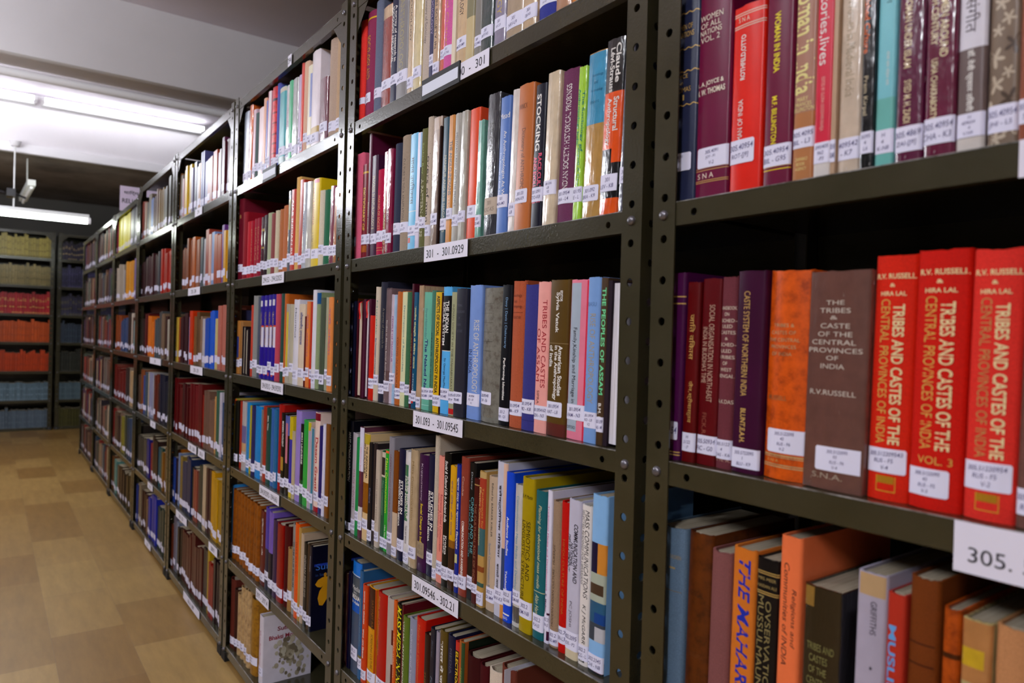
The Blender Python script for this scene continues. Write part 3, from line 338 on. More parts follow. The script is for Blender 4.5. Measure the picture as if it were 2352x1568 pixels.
(1,3,-0.8325,0.0432,0.2294,0.0005,0.0172,'g','5a4420',[0.0281,0.0502,0,0.87],['301.0954','VAT - L8'],[('d',0.36,0.58,0.08,0.34,'ece8e4','Sylvia Vatuk','b'),('d',0.6,0.72,0.07,0.14,'ece8e4','EDITOR','b'),('d',0.6,0.8,0.42,0.74,'ece8e4','American Studies','b'),('d',0.36,0.58,0.42,0.77,'ece8e4','in the Anthropology','b'),('d',0.12,0.32,0.42,0.56,'ece8e4','of India','b')],[(0.405,0.408,'8a7858'),(0.92,1,'5c2c28')],{},'olive brown book titled American Studies in the Anthropology,shelf tagged 301.093 - 301.09545'),
(1,3,-0.7888,0.0397,0.2277,0.0032,0.0173,'g','e88098',[0.0278,0.05,0,1],['301.0954','FAM - N3'],[('d',0.22,0.48,0.3,0.86,'17151b','Family,Kinship and Marriage in India'),('h',0.08,0.55,0.915,0.935,'17151b','OXFORD')],[(0.02,0.86,'a8b4c4',0.08,0.62),(0.86,0.89,'b09060',0.08,0.62),(0.86,0.95,'a8b4c4',0.08,0.6),(0.0,1,'d83048',0.9,1)],{},'pink and grey book titled Family,Kinship and Marriage,shelf tagged 301.093 - 301.09545'),
(1,3,-0.7486,0.0263,0.2293,0.0003,0.0173,'g','7aa0d8',[0.0208,0.0428,0,1],['301.0954','RO - L8','V2'],[('d',0.3,0.72,0.22,0.76,'a89878','RISE OF ANTHROPOLOGY'),('h',0.1,0.75,0.15,0.175,'5878a8','BASU'),('d',-0.02,0.15,0.48,0.74,'b07868','IN INDIA')],[],{},'light blue book titled Rise of Anthropology volume two,shelf tagged 301.093 - 301.09545'),
(1,3,-0.7218,0.0138,0.2277,0.0003,0.0174,'g','4a3828',[0.0178,0.0382,0,1],['301.09','DAS - M'],[('d',0.3,0.85,0.06,0.7,'70d898','THE PEOPLES OF ASSAM','b'),('d',0.3,0.7,0.75,0.9,'ece8e4','B.M. DAS','b')],[],{},'dark brown book titled The Peoples of Assam,shelf tagged 301.093 - 301.09545'),
(1,3,-0.707,0.0246,0.223,0.001,0.0175,'F','2a2028',None,None,[],[],{'pg': 'e8e4f0','pu': (0.3,1.0)},'dark boarded book turned with white pages outward by post,shelf tagged 301.093 - 301.09545'),
(1,4,-1.5594,0.0282,0.2528,0.0008,0.014,'g','15151f',[0.003,0.0207,0,1],None,[('d',0.4,0.8,0.1,0.55,'ece8e4','MASS COMMUNICATION','bi')],[],{},'black book titled Mass Communication in white italics,shelf tagged 301.09546 - 302.21'),
(1,4,-1.5293,0.0245,0.2275,0.0017,0.0137,'g','b8b0b8',[0.0089,0.0332,0,1],None,[('d',0.3,0.75,0.36,0.75,'9c6a78','IMAGE IDENTITY')],[],{},'silver grey book titled Image Identity,second from left,shelf tagged 301.09546 - 302.21'),
(1,4,-1.504,0.0164,0.2198,0.0003,0.0135,'g','1f8a4a',[0.0345,0.0558,0,1],None,[],[],{},'green book right of silver grey one,third from left,shelf tagged 301.09546 - 302.21'),
(1,4,-1.4871,0.0184,0.2462,0.0,0.0133,'g','5a3040',[0.018,0.0391,0,1],None,[('d',0.35,0.65,0.18,0.52,'d03048','television and society')],[(0,0.4,'dedaf0'),(0.72,0.86,'d8d0d0')],{},'white over maroon book titled television in pink letters,shelf tagged 301.09546 - 302.21'),
(1,4,-1.4676,0.0281,0.2346,0.0008,0.013,'g','d8b888',[0.025,0.0472,0,1],None,[('d',0.55,0.8,0.12,0.42,'17151b','THE INDIVIDUAL','b'),('d',0.2,0.45,0.1,0.38,'17151b','IN CULTURE','b')],[(0,0.1,'b8a030'),(0.46,0.74,'8c5410')],{},'cream and amber book titled The Individual in Culture,shelf tagged 301.09546 - 302.21'),
(1,4,-1.4387,0.0193,0.2171,0.0005,0.0128,'g','1a1820',[0.006,0.0293,0,1],None,[('d',0.4,0.75,0.45,0.6,'8888b0','Culture')],[],{},'black book with pale blue script,sixth from left,shelf tagged 301.09546 - 302.21'),
(1,4,-1.4186,0.0159,0.2182,0.0018,0.0125,'g','2c2428',[0.031,0.0534,0,1],None,[],[],{},'dark brown book right of black one,seventh from left,shelf tagged 301.09546 - 302.21'),
(1,4,-1.4022,0.0183,0.2063,0.0001,0.0123,'g','c0b0a0',[0.0129,0.0344,0,1],None,[('d',0.35,0.62,0.3,0.75,'6c605c','MASS MEDIA TRENDS')],[],{},'putty book with grey capitals,eighth from left,shelf tagged 301.09546 - 302.21'),
(1,4,-1.3829,0.0179,0.2062,0.0044,0.0121,'g','1f5a3c',[0.0046,0.0266,0,1],None,[('d',0.35,0.75,0.3,0.65,'78a888','Mass Communication')],[(0,0.26,'c8bca8'),(0.06,0.24,'242020',0.1,0.9)],{},'green and cream book with dark green lower spine,shelf tagged 301.09546 - 302.21'),
(1,4,-1.3639,0.0178,0.2117,0.0031,0.0118,'g','1fa030',[0.0062,0.0273,0,1],None,[('d',0.25,0.75,0.08,0.62,'d8e840','Mass Communication'),('d',0.3,0.65,0.74,0.9,'ece8e4','Uma Narula')],[(0,0.03,'e06038')],{},'vivid green book titled Mass Communication in yellow letters,shelf tagged 301.09546 - 302.21'),
(1,4,-1.3453,0.0219,0.2421,0.0007,0.0116,'g','8a8690',[0.0241,0.0462,0,1],None,[('d',0.35,0.7,0.15,0.72,'6a4850','UNDERSTANDING COMMUNICATION')],[],{},'mid grey book titled Understanding Communication,eleventh from left,shelf tagged 301.09546 - 302.21'),
(1,4,-1.3229,0.02,0.2165,0.0013,0.0114,'g','7a4010',[0.003,0.0219,0,1],None,[],[(0.58,1,'c8b098')],{},'brown over cream book,twelfth from left,shelf tagged 301.09546 - 302.21'),
(1,4,-1.3016,0.0261,0.223,0.0017,0.0111,'g','141c38',[0.0194,0.0428,0,1],None,[('d',0.5,0.85,0.28,0.58,'ece8e4','STUDIES IN','b'),('d',0.15,0.45,0.28,0.7,'ece8e4','MODERN MASS MEDIA','b')],[],{},'navy book titled Studies in Modern Mass Media,first,shelf tagged 301.09546 - 302.21'),
(1,4,-1.2738,0.022,0.2224,0.0018,0.0109,'p','e0dce0',[0.003,0.0236,0,1],None,[('d',0.5,0.85,0.22,0.6,'ece8e4','SOCIAL EFFECTS OF','b'),('d',0.18,0.45,0.22,0.55,'ece8e4','MASS MEDIA','b'),('d',0.3,0.8,0.66,0.82,'404048','Views and opinions')],[(0.12,0.62,'2c7858',0.05,0.72)],{},'white and green book titled Social Effects of Mass Media,shelf tagged 301.09546 - 302.21'),
(1,4,-1.251,0.0281,0.2297,0.0006,0.0107,'p','b8a080',[0.0182,0.041,0,1],None,[('d',0.35,0.65,0.1,0.6,'8a7048','Mass Communication')],[],{},'tan wrapped book with faded brown title,fifteenth from left,shelf tagged 301.09546 - 302.21'),
(1,4,-1.2225,0.0348,0.2246,0.0042,0.0104,'g','3a1440',[0.0267,0.0561,0,0.85],None,[('d',0.3,0.62,0.42,0.78,'e0c828','Social Change in India','b'),('d',0.3,0.55,0.08,0.4,'c8b8c8','Kuppuswamy')],[],{'lc': '988468'},'deep purple book titled Social Change in India,shelf tagged 301.09546 - 302.21'),
(1,4,-1.1863,0.0256,0.2281,0.005,0.0102,'g','141c38',[0.0223,0.0448,0,1],None,[('d',0.5,0.85,0.3,0.62,'ece8e4','STUDIES IN','b'),('d',0.15,0.45,0.3,0.72,'ece8e4','MODERN MASS MEDIA','b'),('h',0.1,0.8,0.78,0.8,'88889c','VOLUME'),('h',0.4,0.5,0.82,0.84,'88889c','II')],[],{},'navy book titled Studies in Modern Mass Media,volume II,shelf tagged 301.09546 - 302.21'),
(1,4,-1.1602,0.0145,0.269,0.0023,0.01,'c','c0b2a0',[0.003,0.0217,0,1],None,[],[],{'side': ('RICH','403428')},'tall putty book standing taller than its neighbours,shelf tagged 301.09546 - 302.21'),
(1,4,-1.1448,0.0219,0.232,0.0024,0.0097,'g','e89080',[0.0151,0.0399,0,1],None,[('d',0.45,0.85,0.3,0.75,'a81c38','Reorienting Global Communication'),('d',0.15,0.4,0.3,0.65,'a04050','Indian and Chinese Media')],[],{},'salmon book titled Reorienting Global Communication,nineteenth from left,shelf tagged 301.09546 - 302.21'),
(1,4,-1.1224,0.0221,0.2417,0.0004,0.0095,'g','0c0a0e',[0.0131,0.0365,0,1],None,[('d',0.3,0.7,0.06,0.52,'ece8e4','Social & Cultural Life in Ancient India','bi'),('d',0.55,0.8,0.62,0.76,'ece8e4','Krishna','b'),('d',0.25,0.5,0.62,0.76,'ece8e4','Murthy','b')],[],{},'jet black book titled Social and Cultural Life,shelf tagged 301.09546 - 302.21'),
(1,4,-1.0993,0.0194,0.2216,0.0005,0.0092,'g','d8a020',[0.0167,0.0375,0,1],None,[('d',0.35,0.65,0.12,0.56,'604890','संचार मीिडया और समाज')],[(0.6,0.66,'8c5a20'),(0.66,1,'38241c')],{},'yellow over dark brown book with purple Hindi title,shelf tagged 301.09546 - 302.21'),
(1,4,-1.079,0.0124,0.2265,0.0017,0.009,'g','1c2c8a',[0.0107,0.0319,0,1],None,[('d',0.25,0.85,0.1,0.66,'ece8e4','सूचना तंत्र का प्रसारण िसद्धांत','b')],[(0.7,0.77,'c8c48c',0.05,0.8)],{},'royal blue book with bold white Hindi title,shelf tagged 301.09546 - 302.21'),
(1,4,-1.0656,0.0236,0.2423,0.0013,0.0088,'g','8a3c30',[0.0131,0.0361,0,1],None,[('d',0.4,0.7,0.46,0.86,'ece8e4','COMMUNICATION AND AWARENESS','b'),('d',0.3,0.55,0.14,0.28,'d8b8a8','Cooke')],[],{},'brick red book titled Communication and Awareness,twenty-third from left,shelf tagged 301.09546 - 302.21'),
(1,4,-1.0412,0.0196,0.2362,0.0041,0.0085,'g','14161c',[0.0188,0.0409,0,1],None,[('d',0.45,0.85,0.25,0.66,'6cb0b8','CINEMA AND THE'),('d',0.3,0.6,0.07,0.2,'a8b0b8','Dickey'),('d',0.1,0.35,0.28,0.7,'487c84','URBAN POOR')],[],{},'black book titled Cinema and the in blue capitals,shelf tagged 301.09546 - 302.21'),
(1,4,-1.0211,0.0167,0.2121,0.0008,0.0083,'g','4a1418',[0.0176,0.0342,0,1],None,[('d',0.3,0.65,0.2,0.85,'9a6a50','THE CULTURAL ROLE OF INDIA')],[(0.045,0.055,'a88850')],{},'maroon book titled The Cultural Role of India,shelf tagged 301.09546 - 302.21'),
(1,4,-1.004,0.0188,0.2274,0.0001,0.0081,'g','b89050',[0.0038,0.0259,0,1],None,[('d',0.5,0.85,0.12,0.42,'d8a048','Techniques for'),('d',0.12,0.45,0.12,0.55,'e0c880','Effective Communication')],[(0.0,0.05,'c0a068'),(0.05,0.5,'a83c2c'),(0.42,0.62,'3c6468'),(0.82,0.85,'385850'),(0.7,0.74,'8c4828')],{},'multicoloured book titled Techniques for Effective Communication,twenty-sixth from left,shelf tagged 301.09546 - 302.21'),
(1,4,-0.984,0.025,0.2224,0.0048,0.0078,'g','c0a890',[0.0142,0.0385,0,1],None,[('d',0.4,0.65,0.05,0.45,'17151b','Edited by BARKER KIBLER'),('d',0.25,0.55,0.5,0.92,'5878a0','Speech Communication Behavior')],[],{},'sand book titled Speech Communication Behavior,twenty-seventh from left,shelf tagged 301.09546 - 302.21'),
(1,4,-0.9572,0.0275,0.2508,0.0026,0.0076,'g','c8c6d8',[0.022,0.0458,0,1],None,[('d',0.28,0.6,0.15,0.62,'2c2834','इलेक्ट्रॉिनक मीिडया','b'),('d',0.28,0.55,0.66,0.85,'2c2834','बदलते आयाम','b')],[(0,0.55,'e0b8a0',0.72,1),(0.55,0.84,'3c4868',0.72,1),(0.84,1,'d89048',0.72,1)],{},'pale grey and peach book with black Hindi title,shelf tagged 301.09546 - 302.21'),
(1,4,-0.929,0.0207,0.2388,0.0007,0.0074,'g','1848d0',[0.0274,0.0513,0,1],None,[('d',0.3,0.6,0.3,0.56,'ece8e4','Audience Studies','b'),('d',0.3,0.55,0.66,0.8,'ece8e4','Takahashi','b'),('h',0.1,0.75,0.965,0.985,'ece8e4','NIAS')],[(0.945,0.955,'ece8e4',0.05,0.9)],{},'vivid blue book titled Audience Studies,twenty-ninth from left,shelf tagged 301.09546 - 302.21'),
(1,4,-0.9067,0.0202,0.2226,0.0027,0.0071,'p','c8c4c0',[0.0349,0.057,0,1],None,[('d',0.25,0.62,0.08,0.82,'5c9cb8','Communication Mass Media and Development')],[(0.86,0.97,'4a4c50')],{},'grey white book titled Mass Media and Development,shelf tagged 301.09546 - 302.21'),
(1,4,-0.8855,0.0309,0.2381,0.0001,0.0069,'g','a89018',[0.0225,0.0489,0,1],None,[('d',0.5,0.8,0.28,0.66,'28200c','SEMIOTICS AND'),('d',0.15,0.42,0.28,0.8,'28200c','LINGUISTIC STRUCTURE'),('h',0.1,0.9,0.11,0.135,'28200c','R. M. Martin','i')],[],{},'mustard book titled Semiotics and Linguistic Structure,thirty-first from left,shelf tagged 301.09546 - 302.21'),
(1,4,-0.854,0.0263,0.2235,0.0026,0.0067,'g','1f6068',[0.0123,0.0373,0,1],None,[('d',0.3,0.65,0.1,0.66,'d8d0a0','Planning for educational mass media','i'),('d',0.3,0.62,0.7,0.9,'d8d0a0','Alan Hancock','i')],[(0.68,0.684,'d8d0a0')],{},'teal book titled Planning for educational mass media,shelf tagged 301.09546 - 302.21'),
(1,4,-0.8269,0.0108,0.2272,0.0049,0.0064,'g','e0dcf0',[0.02,0.0423,0,1],None,[('d',0.15,0.5,0.1,0.66,'c02878','Traditional Media and Development'),('d',0.15,0.45,0.68,0.8,'503860','K. Mathur','b')],[(0.8,0.86,'401838',0.55,1),(0.92,0.98,'401838',0.6,1)],{},'white book titled Traditional Media and Development,thirty-third from left,shelf tagged 301.09546 - 302.21'),
(1,4,-0.8156,0.02,0.2149,0.0043,0.0062,'c','9a8068',[0.003,0.0246,0,1],None,[('u',0.3,0.6,0.3,0.86,'3c2c24','MODERN INDIAN CULTURE - MUKERJEE')],[],{},'khaki brown book titled Modern Indian Culture,thirty-fourth from left,shelf tagged 301.09546 - 302.21'),
(1,4,-0.7948,0.0184,0.218,0.0035,0.0059,'c','c01c0c',[0.0129,0.0372,0,1],None,[('d',0.4,0.65,0.25,0.75,'a86020','HINDU CULTURE OF INDIA')],[],{},'scarlet book with faint gilt title,thirty-fifth from left,shelf tagged 301.09546 - 302.21'),
(1,4,-0.7757,0.0263,0.2253,0.0013,0.0057,'g','c4c0d4',[0.0126,0.0382,0,1],['302.2095','JOS - P2'],[('d',0.55,0.85,0.15,0.52,'282430','COMMUNICATION AND','bi'),('d',0.3,0.52,0.27,0.42,'282430','NATIONAL','bi'),('d',0.05,0.28,0.22,0.46,'282430','DEVELOPMENT','bi'),('d',0.3,0.55,0.64,0.8,'484050','PC JOSHI')],[(0.93,1,'d8c8a8')],{},'lilac white book titled Communication and National Development,shelf tagged 301.09546 - 302.21'),
(1,4,-0.7482,0.0205,0.2225,0.0018,0.0055,'g','e4dcd8',[0.0071,0.0284,0,1],['302.2','MCG - L'],[('d',0.45,0.85,0.03,0.58,'17151b','MASS COMMUNICATIONS','i'),('d',0.15,0.38,0.03,0.5,'404048','SELECTED READINGS FOR LIBRARIANS','i'),('d',0.35,0.75,0.62,0.9,'17151b','K J McGARRY','i'),('h',0.3,0.65,0.95,0.975,'ece8e4','b')],[(0.945,0.98,'17151b',0.2,0.75)],{},'bright white book titled Mass Communications Selected Readings,shelf tagged 301.09546 - 302.21'),
(1,4,-0.7264,0.0308,0.2417,0.0008,0.0052,'g','88b8e8',[0.003,0.0249,0,1],['302.2345','CHI - N8'],[],[(0.27,0.44,'1c1838',0,0.5),(0.27,0.44,'d08838',0.5,1),(0.44,0.6,'a8b0a0'),(0.5,0.56,'48382c',0.05,0.9),(0.6,0.72,'2c5878'),(0.66,0.72,'1c4488',0.4,1),(0.72,0.82,'3c4450'),(0.74,0.82,'b8b8c0',0.45,1),(0.93,1,'282c34'),(0.95,0.99,'c02c2c',0.5,0.95)],{},'light blue pictorial book with picture panels down its spine,shelf tagged 301.09546 - 302.21'),
(1,5,-1.5563,0.0217,0.2113,0.0039,0.0105,'F','3a1c20',None,None,[],[],{'pg': 'c8a888','pu': (0.1,0.75)},'dark boarded book turned with tan pages outward,lowest visible shelf of second rack'),
(1,5,-1.5331,0.0143,0.2189,0.0027,0.0103,'g','141830',None,None,[],[],{},'navy book right of dark boarded one,second from left,lowest visible shelf of second rack'),
(1,5,-1.5172,0.0446,0.2516,0.0039,0.0102,'g','2c4c78',[0.031,0.0593,0,0.85],None,[('h',0.1,0.95,0.22,0.26,'ece8e4','Media'),('h',0.3,0.6,0.27,0.29,'ece8e4','in'),('h',0.1,0.95,0.3,0.34,'ece8e4','MEDIA','b'),('h',0.1,0.9,0.35,0.38,'ece8e4','in Asia','b')],[(0,0.12,'1c70d0'),(0.12,0.13,'c0c8d8'),(0.14,0.34,'505860'),(0.34,0.45,'1c58b8'),(0.45,1,'48546c')],{},'mid blue book titled Media in Asia,third from left,lowest visible shelf of second rack'),
(1,5,-1.4716,0.0163,0.2395,0.0016,0.01,'g','2a5a88',[0.0234,0.0471,0,1],None,[('d',0.35,0.65,0.25,0.7,'a8a480','Reforming Media and Culture','i')],[(0.78,0.82,'7a7040')],{},'steel blue book with cream script title,fourth from left,lowest visible shelf of second rack'),
(1,5,-1.4543,0.0221,0.2147,0.0011,0.0099,'g','c8401c',[0.0088,0.0292,0,1],None,[('d',0.35,0.7,0.06,0.4,'ece8e4','समाचार और लोकतंत्र','b'),('d',0.35,0.7,0.45,0.75,'ece8e4','संचार और िवकास','b')],[],{},'orange red book with white Hindi title,fifth from left,lowest visible shelf of second rack'),
(1,5,-1.4308,0.0377,0.2179,0.0041,0.0097,'g','d89418',[0.0136,0.0375,0,1],None,[('d',0.45,0.75,0.12,0.42,'8c5c20','SATYAJIT RAY'),('d',0.5,0.75,0.46,0.8,'5c3808','SCREENING CULTURE')],[(0,0.4,'3a1c10'),(0.0,0.9,'b04818',0.88,1)],{},'amber and brown book titled Screening Culture,sixth from left,lowest visible shelf of second rack'),
(1,5,-1.3892,0.0461,0.2189,0.0049,0.0096,'g','b01408',[0.0192,0.0388,0,1],None,[('d',0.12,0.35,0.05,0.62,'d09038','Media and Communication')],[(0.48,0.56,'401010',0,0.18)],{},'deep scarlet book titled Media and Communication in gold,lowest visible shelf of second rack'),
(1,5,-1.3416,0.0296,0.2204,0.0043,0.0095,'g','b8a8a0',None,None,[],[(0.28,0.42,'5c2420',0.8,1),(0.6,0.8,'5c2420',0.8,1)],{},'putty book right of deep scarlet one,eighth from left,lowest visible shelf of second rack'),
(1,5,-1.3104,0.0123,0.2231,0.004,0.0093,'g','d05a20',None,None,[('d',0.3,0.6,0.3,0.7,'e8c8a8','CINEMA THROUGH')],[],{},'orange book with small cream title,ninth from left,lowest visible shelf of second rack'),
(1,5,-1.2968,0.0233,0.2221,0.0041,0.0092,'g','0c0c08',None,None,[('d',0.18,0.85,0.02,0.85,'e8e010','MASS MEDIA IN INDIA','bi')],[],{},'black book titled Mass Media in India in yellow,lowest visible shelf of second rack'),
(1,5,-1.2725,0.0059,0.2252,0.0037,0.009,'g','5a1420',None,None,[],[],{},'narrow maroon book right of black one,eleventh from left,lowest visible shelf of second rack'),
(1,5,-1.2656,0.024,0.2073,0.0011,0.0089,'g','5a7028',None,None,[('d',0.1,0.4,0.05,0.8,'ece8e4','VISUAL ANTHROPOLOGY')],[],{},'moss green book titled Visual Anthropology,twelfth from left,lowest visible shelf of second rack'),
(1,5,-1.2404,0.027,0.2125,0.0026,0.0087,'g','8c90a8',None,None,[('d',0.25,0.55,0.1,0.7,'d0d0dc','Culture and Viewing','i')],[],{},'grey lilac book titled Culture and Viewing,thirteenth from left,lowest visible shelf of second rack'),
(1,5,-1.212,0.0343,0.2232,0.0018,0.0086,'g','c02010',None,None,[('d',0.25,0.5,0.06,0.7,'d07838','Media and Communication')],[],{},'fire red book titled Media and Communication,second copy,lowest visible shelf of second rack'),
(1,5,-1.1763,0.0219,0.2043,0.0001,0.0084,'g','2a1010',None,None,[('d',0.2,0.5,0.35,0.75,'8c6828','THE MEDIA IN')],[],{},'very dark maroon book with dull gilt title,lowest visible shelf of second rack'),
(1,5,-1.1534,0.018,0.2219,0.0001,0.0083,'g','1c1e2c',None,None,[('d',0.3,0.6,0.4,0.85,'8090a8','Folklore media','i'),('d',0.35,0.6,0.1,0.24,'606878','Bharati','i')],[],{},'blue black book with pale blue script,sixteenth from left,lowest visible shelf of second rack'),
(1,5,-1.1345,0.0111,0.2213,0.0014,0.0081,'g','9a90a0',None,None,[],[],{},'greyish lilac book,seventeenth from left,lowest visible shelf of second rack'),
(1,5,-1.1223,0.0229,0.2293,0.0013,0.008,'g','5a4820',None,None,[('d',0.25,0.7,0.08,0.65,'ece8e4','भारत में जनसंचार','b')],[],{},'olive brown book with white Hindi script,eighteenth from left,lowest visible shelf of second rack'),
(1,5,-1.0981,0.023,0.2285,0.0035,0.0079,'g','161c38',None,None,[('d',0.5,0.8,0.45,0.8,'ece8e4','STUDIES IN','b'),('d',0.15,0.45,0.45,0.9,'ece8e4','MODERN MASS MEDIA','b'),('d',0.4,0.7,0.1,0.3,'585c70','MEDIA')],[],{},'navy book titled Studies in Modern,lowest copy,lowest visible shelf of second rack'),
(1,5,-1.0738,0.0155,0.2243,0.0048,0.0077,'g','c03028',None,None,[('d',0.2,0.75,0.08,0.6,'e8c020','ELECTRONIC MEDIA','b')],[(0.07,0.65,'2c1c14',0.1,0.85)],{},'red and black book titled Electronic Media,twentieth from left,lowest visible shelf of second rack'),
(1,5,-1.0574,0.0162,0.232,0.0022,0.0076,'g','a85828',None,None,[('d',0.4,0.7,0.2,0.7,'88a050','MEDIA ANTHROPOLOGY')],[(0,1,'304c30',0.55,1)],{'side': ('ANTHROPOLOGY','8c9088'),'sidecol': '14241c'},'orange and green book beside a dark green cover,lowest visible shelf of second rack'),
(1,5,-1.0395,0.04,0.2172,0.0047,0.0074,'c','3c0c14',None,None,[('d',0.15,0.3,0.35,0.6,'6c4838','MASS')],[],{},'oxblood book with rounded blank spine,twenty-second from left,lowest visible shelf of second rack'),
(1,5,-0.9983,0.0249,0.2143,0.0049,0.0073,'c','480f1c',None,None,[],[],{},'garnet book right of oxblood one,twenty-third from left,lowest visible shelf of second rack'),
(1,5,-0.9719,0.0372,0.2178,0.0048,0.0071,'c','dccab8',None,None,[],[(0.1,1,'184870',0.8,1)],{},'cream book right of garnet one,twenty-fourth from left,lowest visible shelf of second rack'),
(1,5,-0.9333,0.0378,0.2375,0.0018,0.007,'c','6e382c',None,None,[],[],{'slip': 1},'rust brown book with white slip of paper in it,lowest visible shelf of second rack'),
(2,1,-2.4698,0.0595,0.242,0.0011,0.0209,'p','c8d4e8',[0.0164,0.0414,0,1],None,[],[],{},'shiny pale blue book,first from left,top visible shelf of third rack'),
(2,1,-2.4072,0.031,0.2527,0.001,0.0206,'p','d86830',[0.0159,0.0409,0,1],None,[],[],{},'orange book,second from left,top visible shelf of third rack'),
(2,1,-2.3741,0.0279,0.2319,0.0045,0.0203,'g','d8b8c8',[0.0245,0.0495,0,1],None,[],[],{},'pale mauve book right of orange one,third from left,top visible shelf of third rack'),
(2,1,-2.3456,0.0313,0.214,0.0024,0.0199,'c','5a6a68',[0.0288,0.0538,0,1],None,[],[],{},'grey green book,fourth from left,top visible shelf of third rack'),
(2,1,-2.3139,0.0497,0.2202,0.004,0.0196,'g','e8ccd0',[0.0251,0.0501,0,1],None,[],[],{},'blush white book,fifth from left,top visible shelf of third rack'),
(2,1,-2.2637,0.0258,0.2401,0.0033,0.0193,'g','e0a080',[0.0137,0.0387,0,1],None,[],[],{},'peach book right of blush white one,sixth from left,top visible shelf of third rack'),
(2,1,-2.2374,0.0187,0.2275,0.0039,0.019,'g','4a5ab0',[0.0302,0.0552,0,1],None,[],[],{},'blue book right of peach one,seventh from left,top visible shelf of third rack'),
(2,1,-2.2182,0.0249,0.2497,0.0024,0.0186,'g','d890a0',[0.027,0.052,0,1],None,[],[(0,1,'e8e0e4',0.55,1)],{},'pink and white book,eighth from left,top visible shelf of third rack'),
(2,1,-2.1928,0.0496,0.2528,0.0039,0.0183,'l','d83840',[0.0156,0.0406,0,1],None,[],[(0.14,0.17,'503040'),(0.3,0.32,'982028'),(0.42,0.44,'982028'),(0.55,0.57,'982028'),(0.66,0.68,'982028'),(0.78,0.8,'982028')],{},'banded red book,ninth from left,top visible shelf of third rack'),
(2,1,-2.1406,0.0269,0.2528,0.004,0.018,'c','5a60b0',[0.0187,0.0437,0,1],None,[],[],{},'violet blue book,tenth from left,top visible shelf of third rack'),
(2,1,-2.1106,0.0525,0.2289,0.002,0.0176,'g','48a0a8',[0.0314,0.0564,0,1],None,[],[(0,0.06,'c0b8a8'),(0.88,1,'90a8a8')],{},'turquoise book right of violet blue one,eleventh from left,top visible shelf of third rack'),
(2,1,-2.0576,0.0353,0.2235,0.0047,0.0173,'p','c8c0c8',[0.02,0.045,0,1],None,[('d',0.3,0.7,0.3,0.75,'b06080','भारतीय धमर्')],[],{},'lilac grey book right of turquoise one,twelfth from left,top visible shelf of third rack'),
(2,1,-2.0218,0.0269,0.227,0.0009,0.017,'g','4ab080',[0.0265,0.0515,0,1],None,[],[],{},'jade green book,thirteenth from left,top visible shelf of third rack'),
(2,1,-1.9943,0.0425,0.2238,0.0008,0.0166,'p','a8a8a8',[0.0145,0.0395,0,1],None,[],[],{},'silver wrapped book,fourteenth from left,top visible shelf of third rack'),
(2,1,-1.9513,0.0202,0.2252,0.004,0.0163,'g','c8b0d0',[0.0301,0.0551,0,1],None,[],[],{},'pale violet book,fifteenth from left,top visible shelf of third rack'),
(2,1,-1.9306,0.0141,0.2528,0.0041,0.016,'g','d84a40',[0.0149,0.0399,0,1],None,[],[],{},'coral red book,sixteenth from left,top visible shelf of third rack'),
(2,1,-1.9161,0.036,0.2492,0.0033,0.0156,'c','e0b8a0',[0.0316,0.0566,0,1],None,[],[],{},'light peach book,seventeenth from left,top visible shelf of third rack'),
(2,1,-1.8796,0.0338,0.2283,0.0027,0.0153,'g','e8e0c8',[0.019,0.044,0,1],None,[],[(0.1,0.6,'98a0d0',0.6,1)],{},'ivory book right of light peach one,eighteenth from left,top visible shelf of third rack'),
(2,1,-1.8453,0.0533,0.2528,0.0001,0.015,'g','e8dce4',[0.0146,0.0396,0,1],None,[],[(0.78,0.88,'b89858')],{'side': ('KTR','c03028')},'large white book right of ivory one,nineteenth from left,top visible shelf of third rack'),
(2,1,-1.7895,0.0458,0.1696,0.0032,0.0146,'p','7a4a58',[0.0314,0.0564,0,1],None,[],[],{},'maroon wrapped book,twentieth from left,top visible shelf of third rack'),
(2,1,-1.7417,0.0482,0.2528,0.0047,0.0143,'c','b8a090',[0.0225,0.0475,0,1],None,[],[],{},'tall taupe book,twenty-first from left,top visible shelf of third rack'),
(2,1,-1.693,0.0434,0.2528,0.0044,0.014,'c','c0a080',[0.0207,0.0457,0,1],None,[],[],{},'tall tan book,twenty-second from left,top visible shelf of third rack'),
(2,2,-2.5088,0.0507,0.2725,0.0011,0.0105,'c','6a1828',[0.0285,0.0535,0,1],None,[('h',0.3,0.7,0.2,0.24,'c9a45c','॥')],[],{},'tall maroon book,first from left,third rack shelf tagged 294.52'),
(2,2,-2.4551,0.0427,0.2227,0.0015,0.0115,'c','8a0e24',[0.017,0.042,0,1],None,[],[],{},'deep crimson book,second from left,third rack shelf tagged 294.52'),
(2,2,-2.4119,0.0446,0.1868,0.0029,0.0126,'c','b81028',[0.0168,0.0418,0,1],None,[],[],{},'cherry red book,third from left,third rack shelf tagged 294.52'),
(2,2,-2.3644,0.0262,0.1851,0.0021,0.0137,'c','a0102c',[0.0172,0.0422,0,1],None,[('d',0.3,0.7,0.15,0.7,'b88050','SAMHITA OF THE')],[],{},'narrow ruby book,fourth from left,third rack shelf tagged 294.52'),
(2,2,-2.3377,0.0393,0.1876,0.0046,0.0147,'c','981030',[0.0146,0.0396,0,1],None,[('d',0.3,0.7,0.15,0.7,'b88050','SAMHITA OF THE')],[],{},'crimson book right of narrow ruby one,fifth from left,third rack shelf tagged 294.52'),
(2,2,-2.2979,0.0316,0.1862,0.0023,0.0158,'c','901030',[0.0191,0.0441,0,1],None,[('d',0.3,0.7,0.15,0.7,'b88050','SAMHITA OF THE')],[],{},'dark raspberry book right of crimson one,sixth from left,third rack shelf tagged 294.52'),
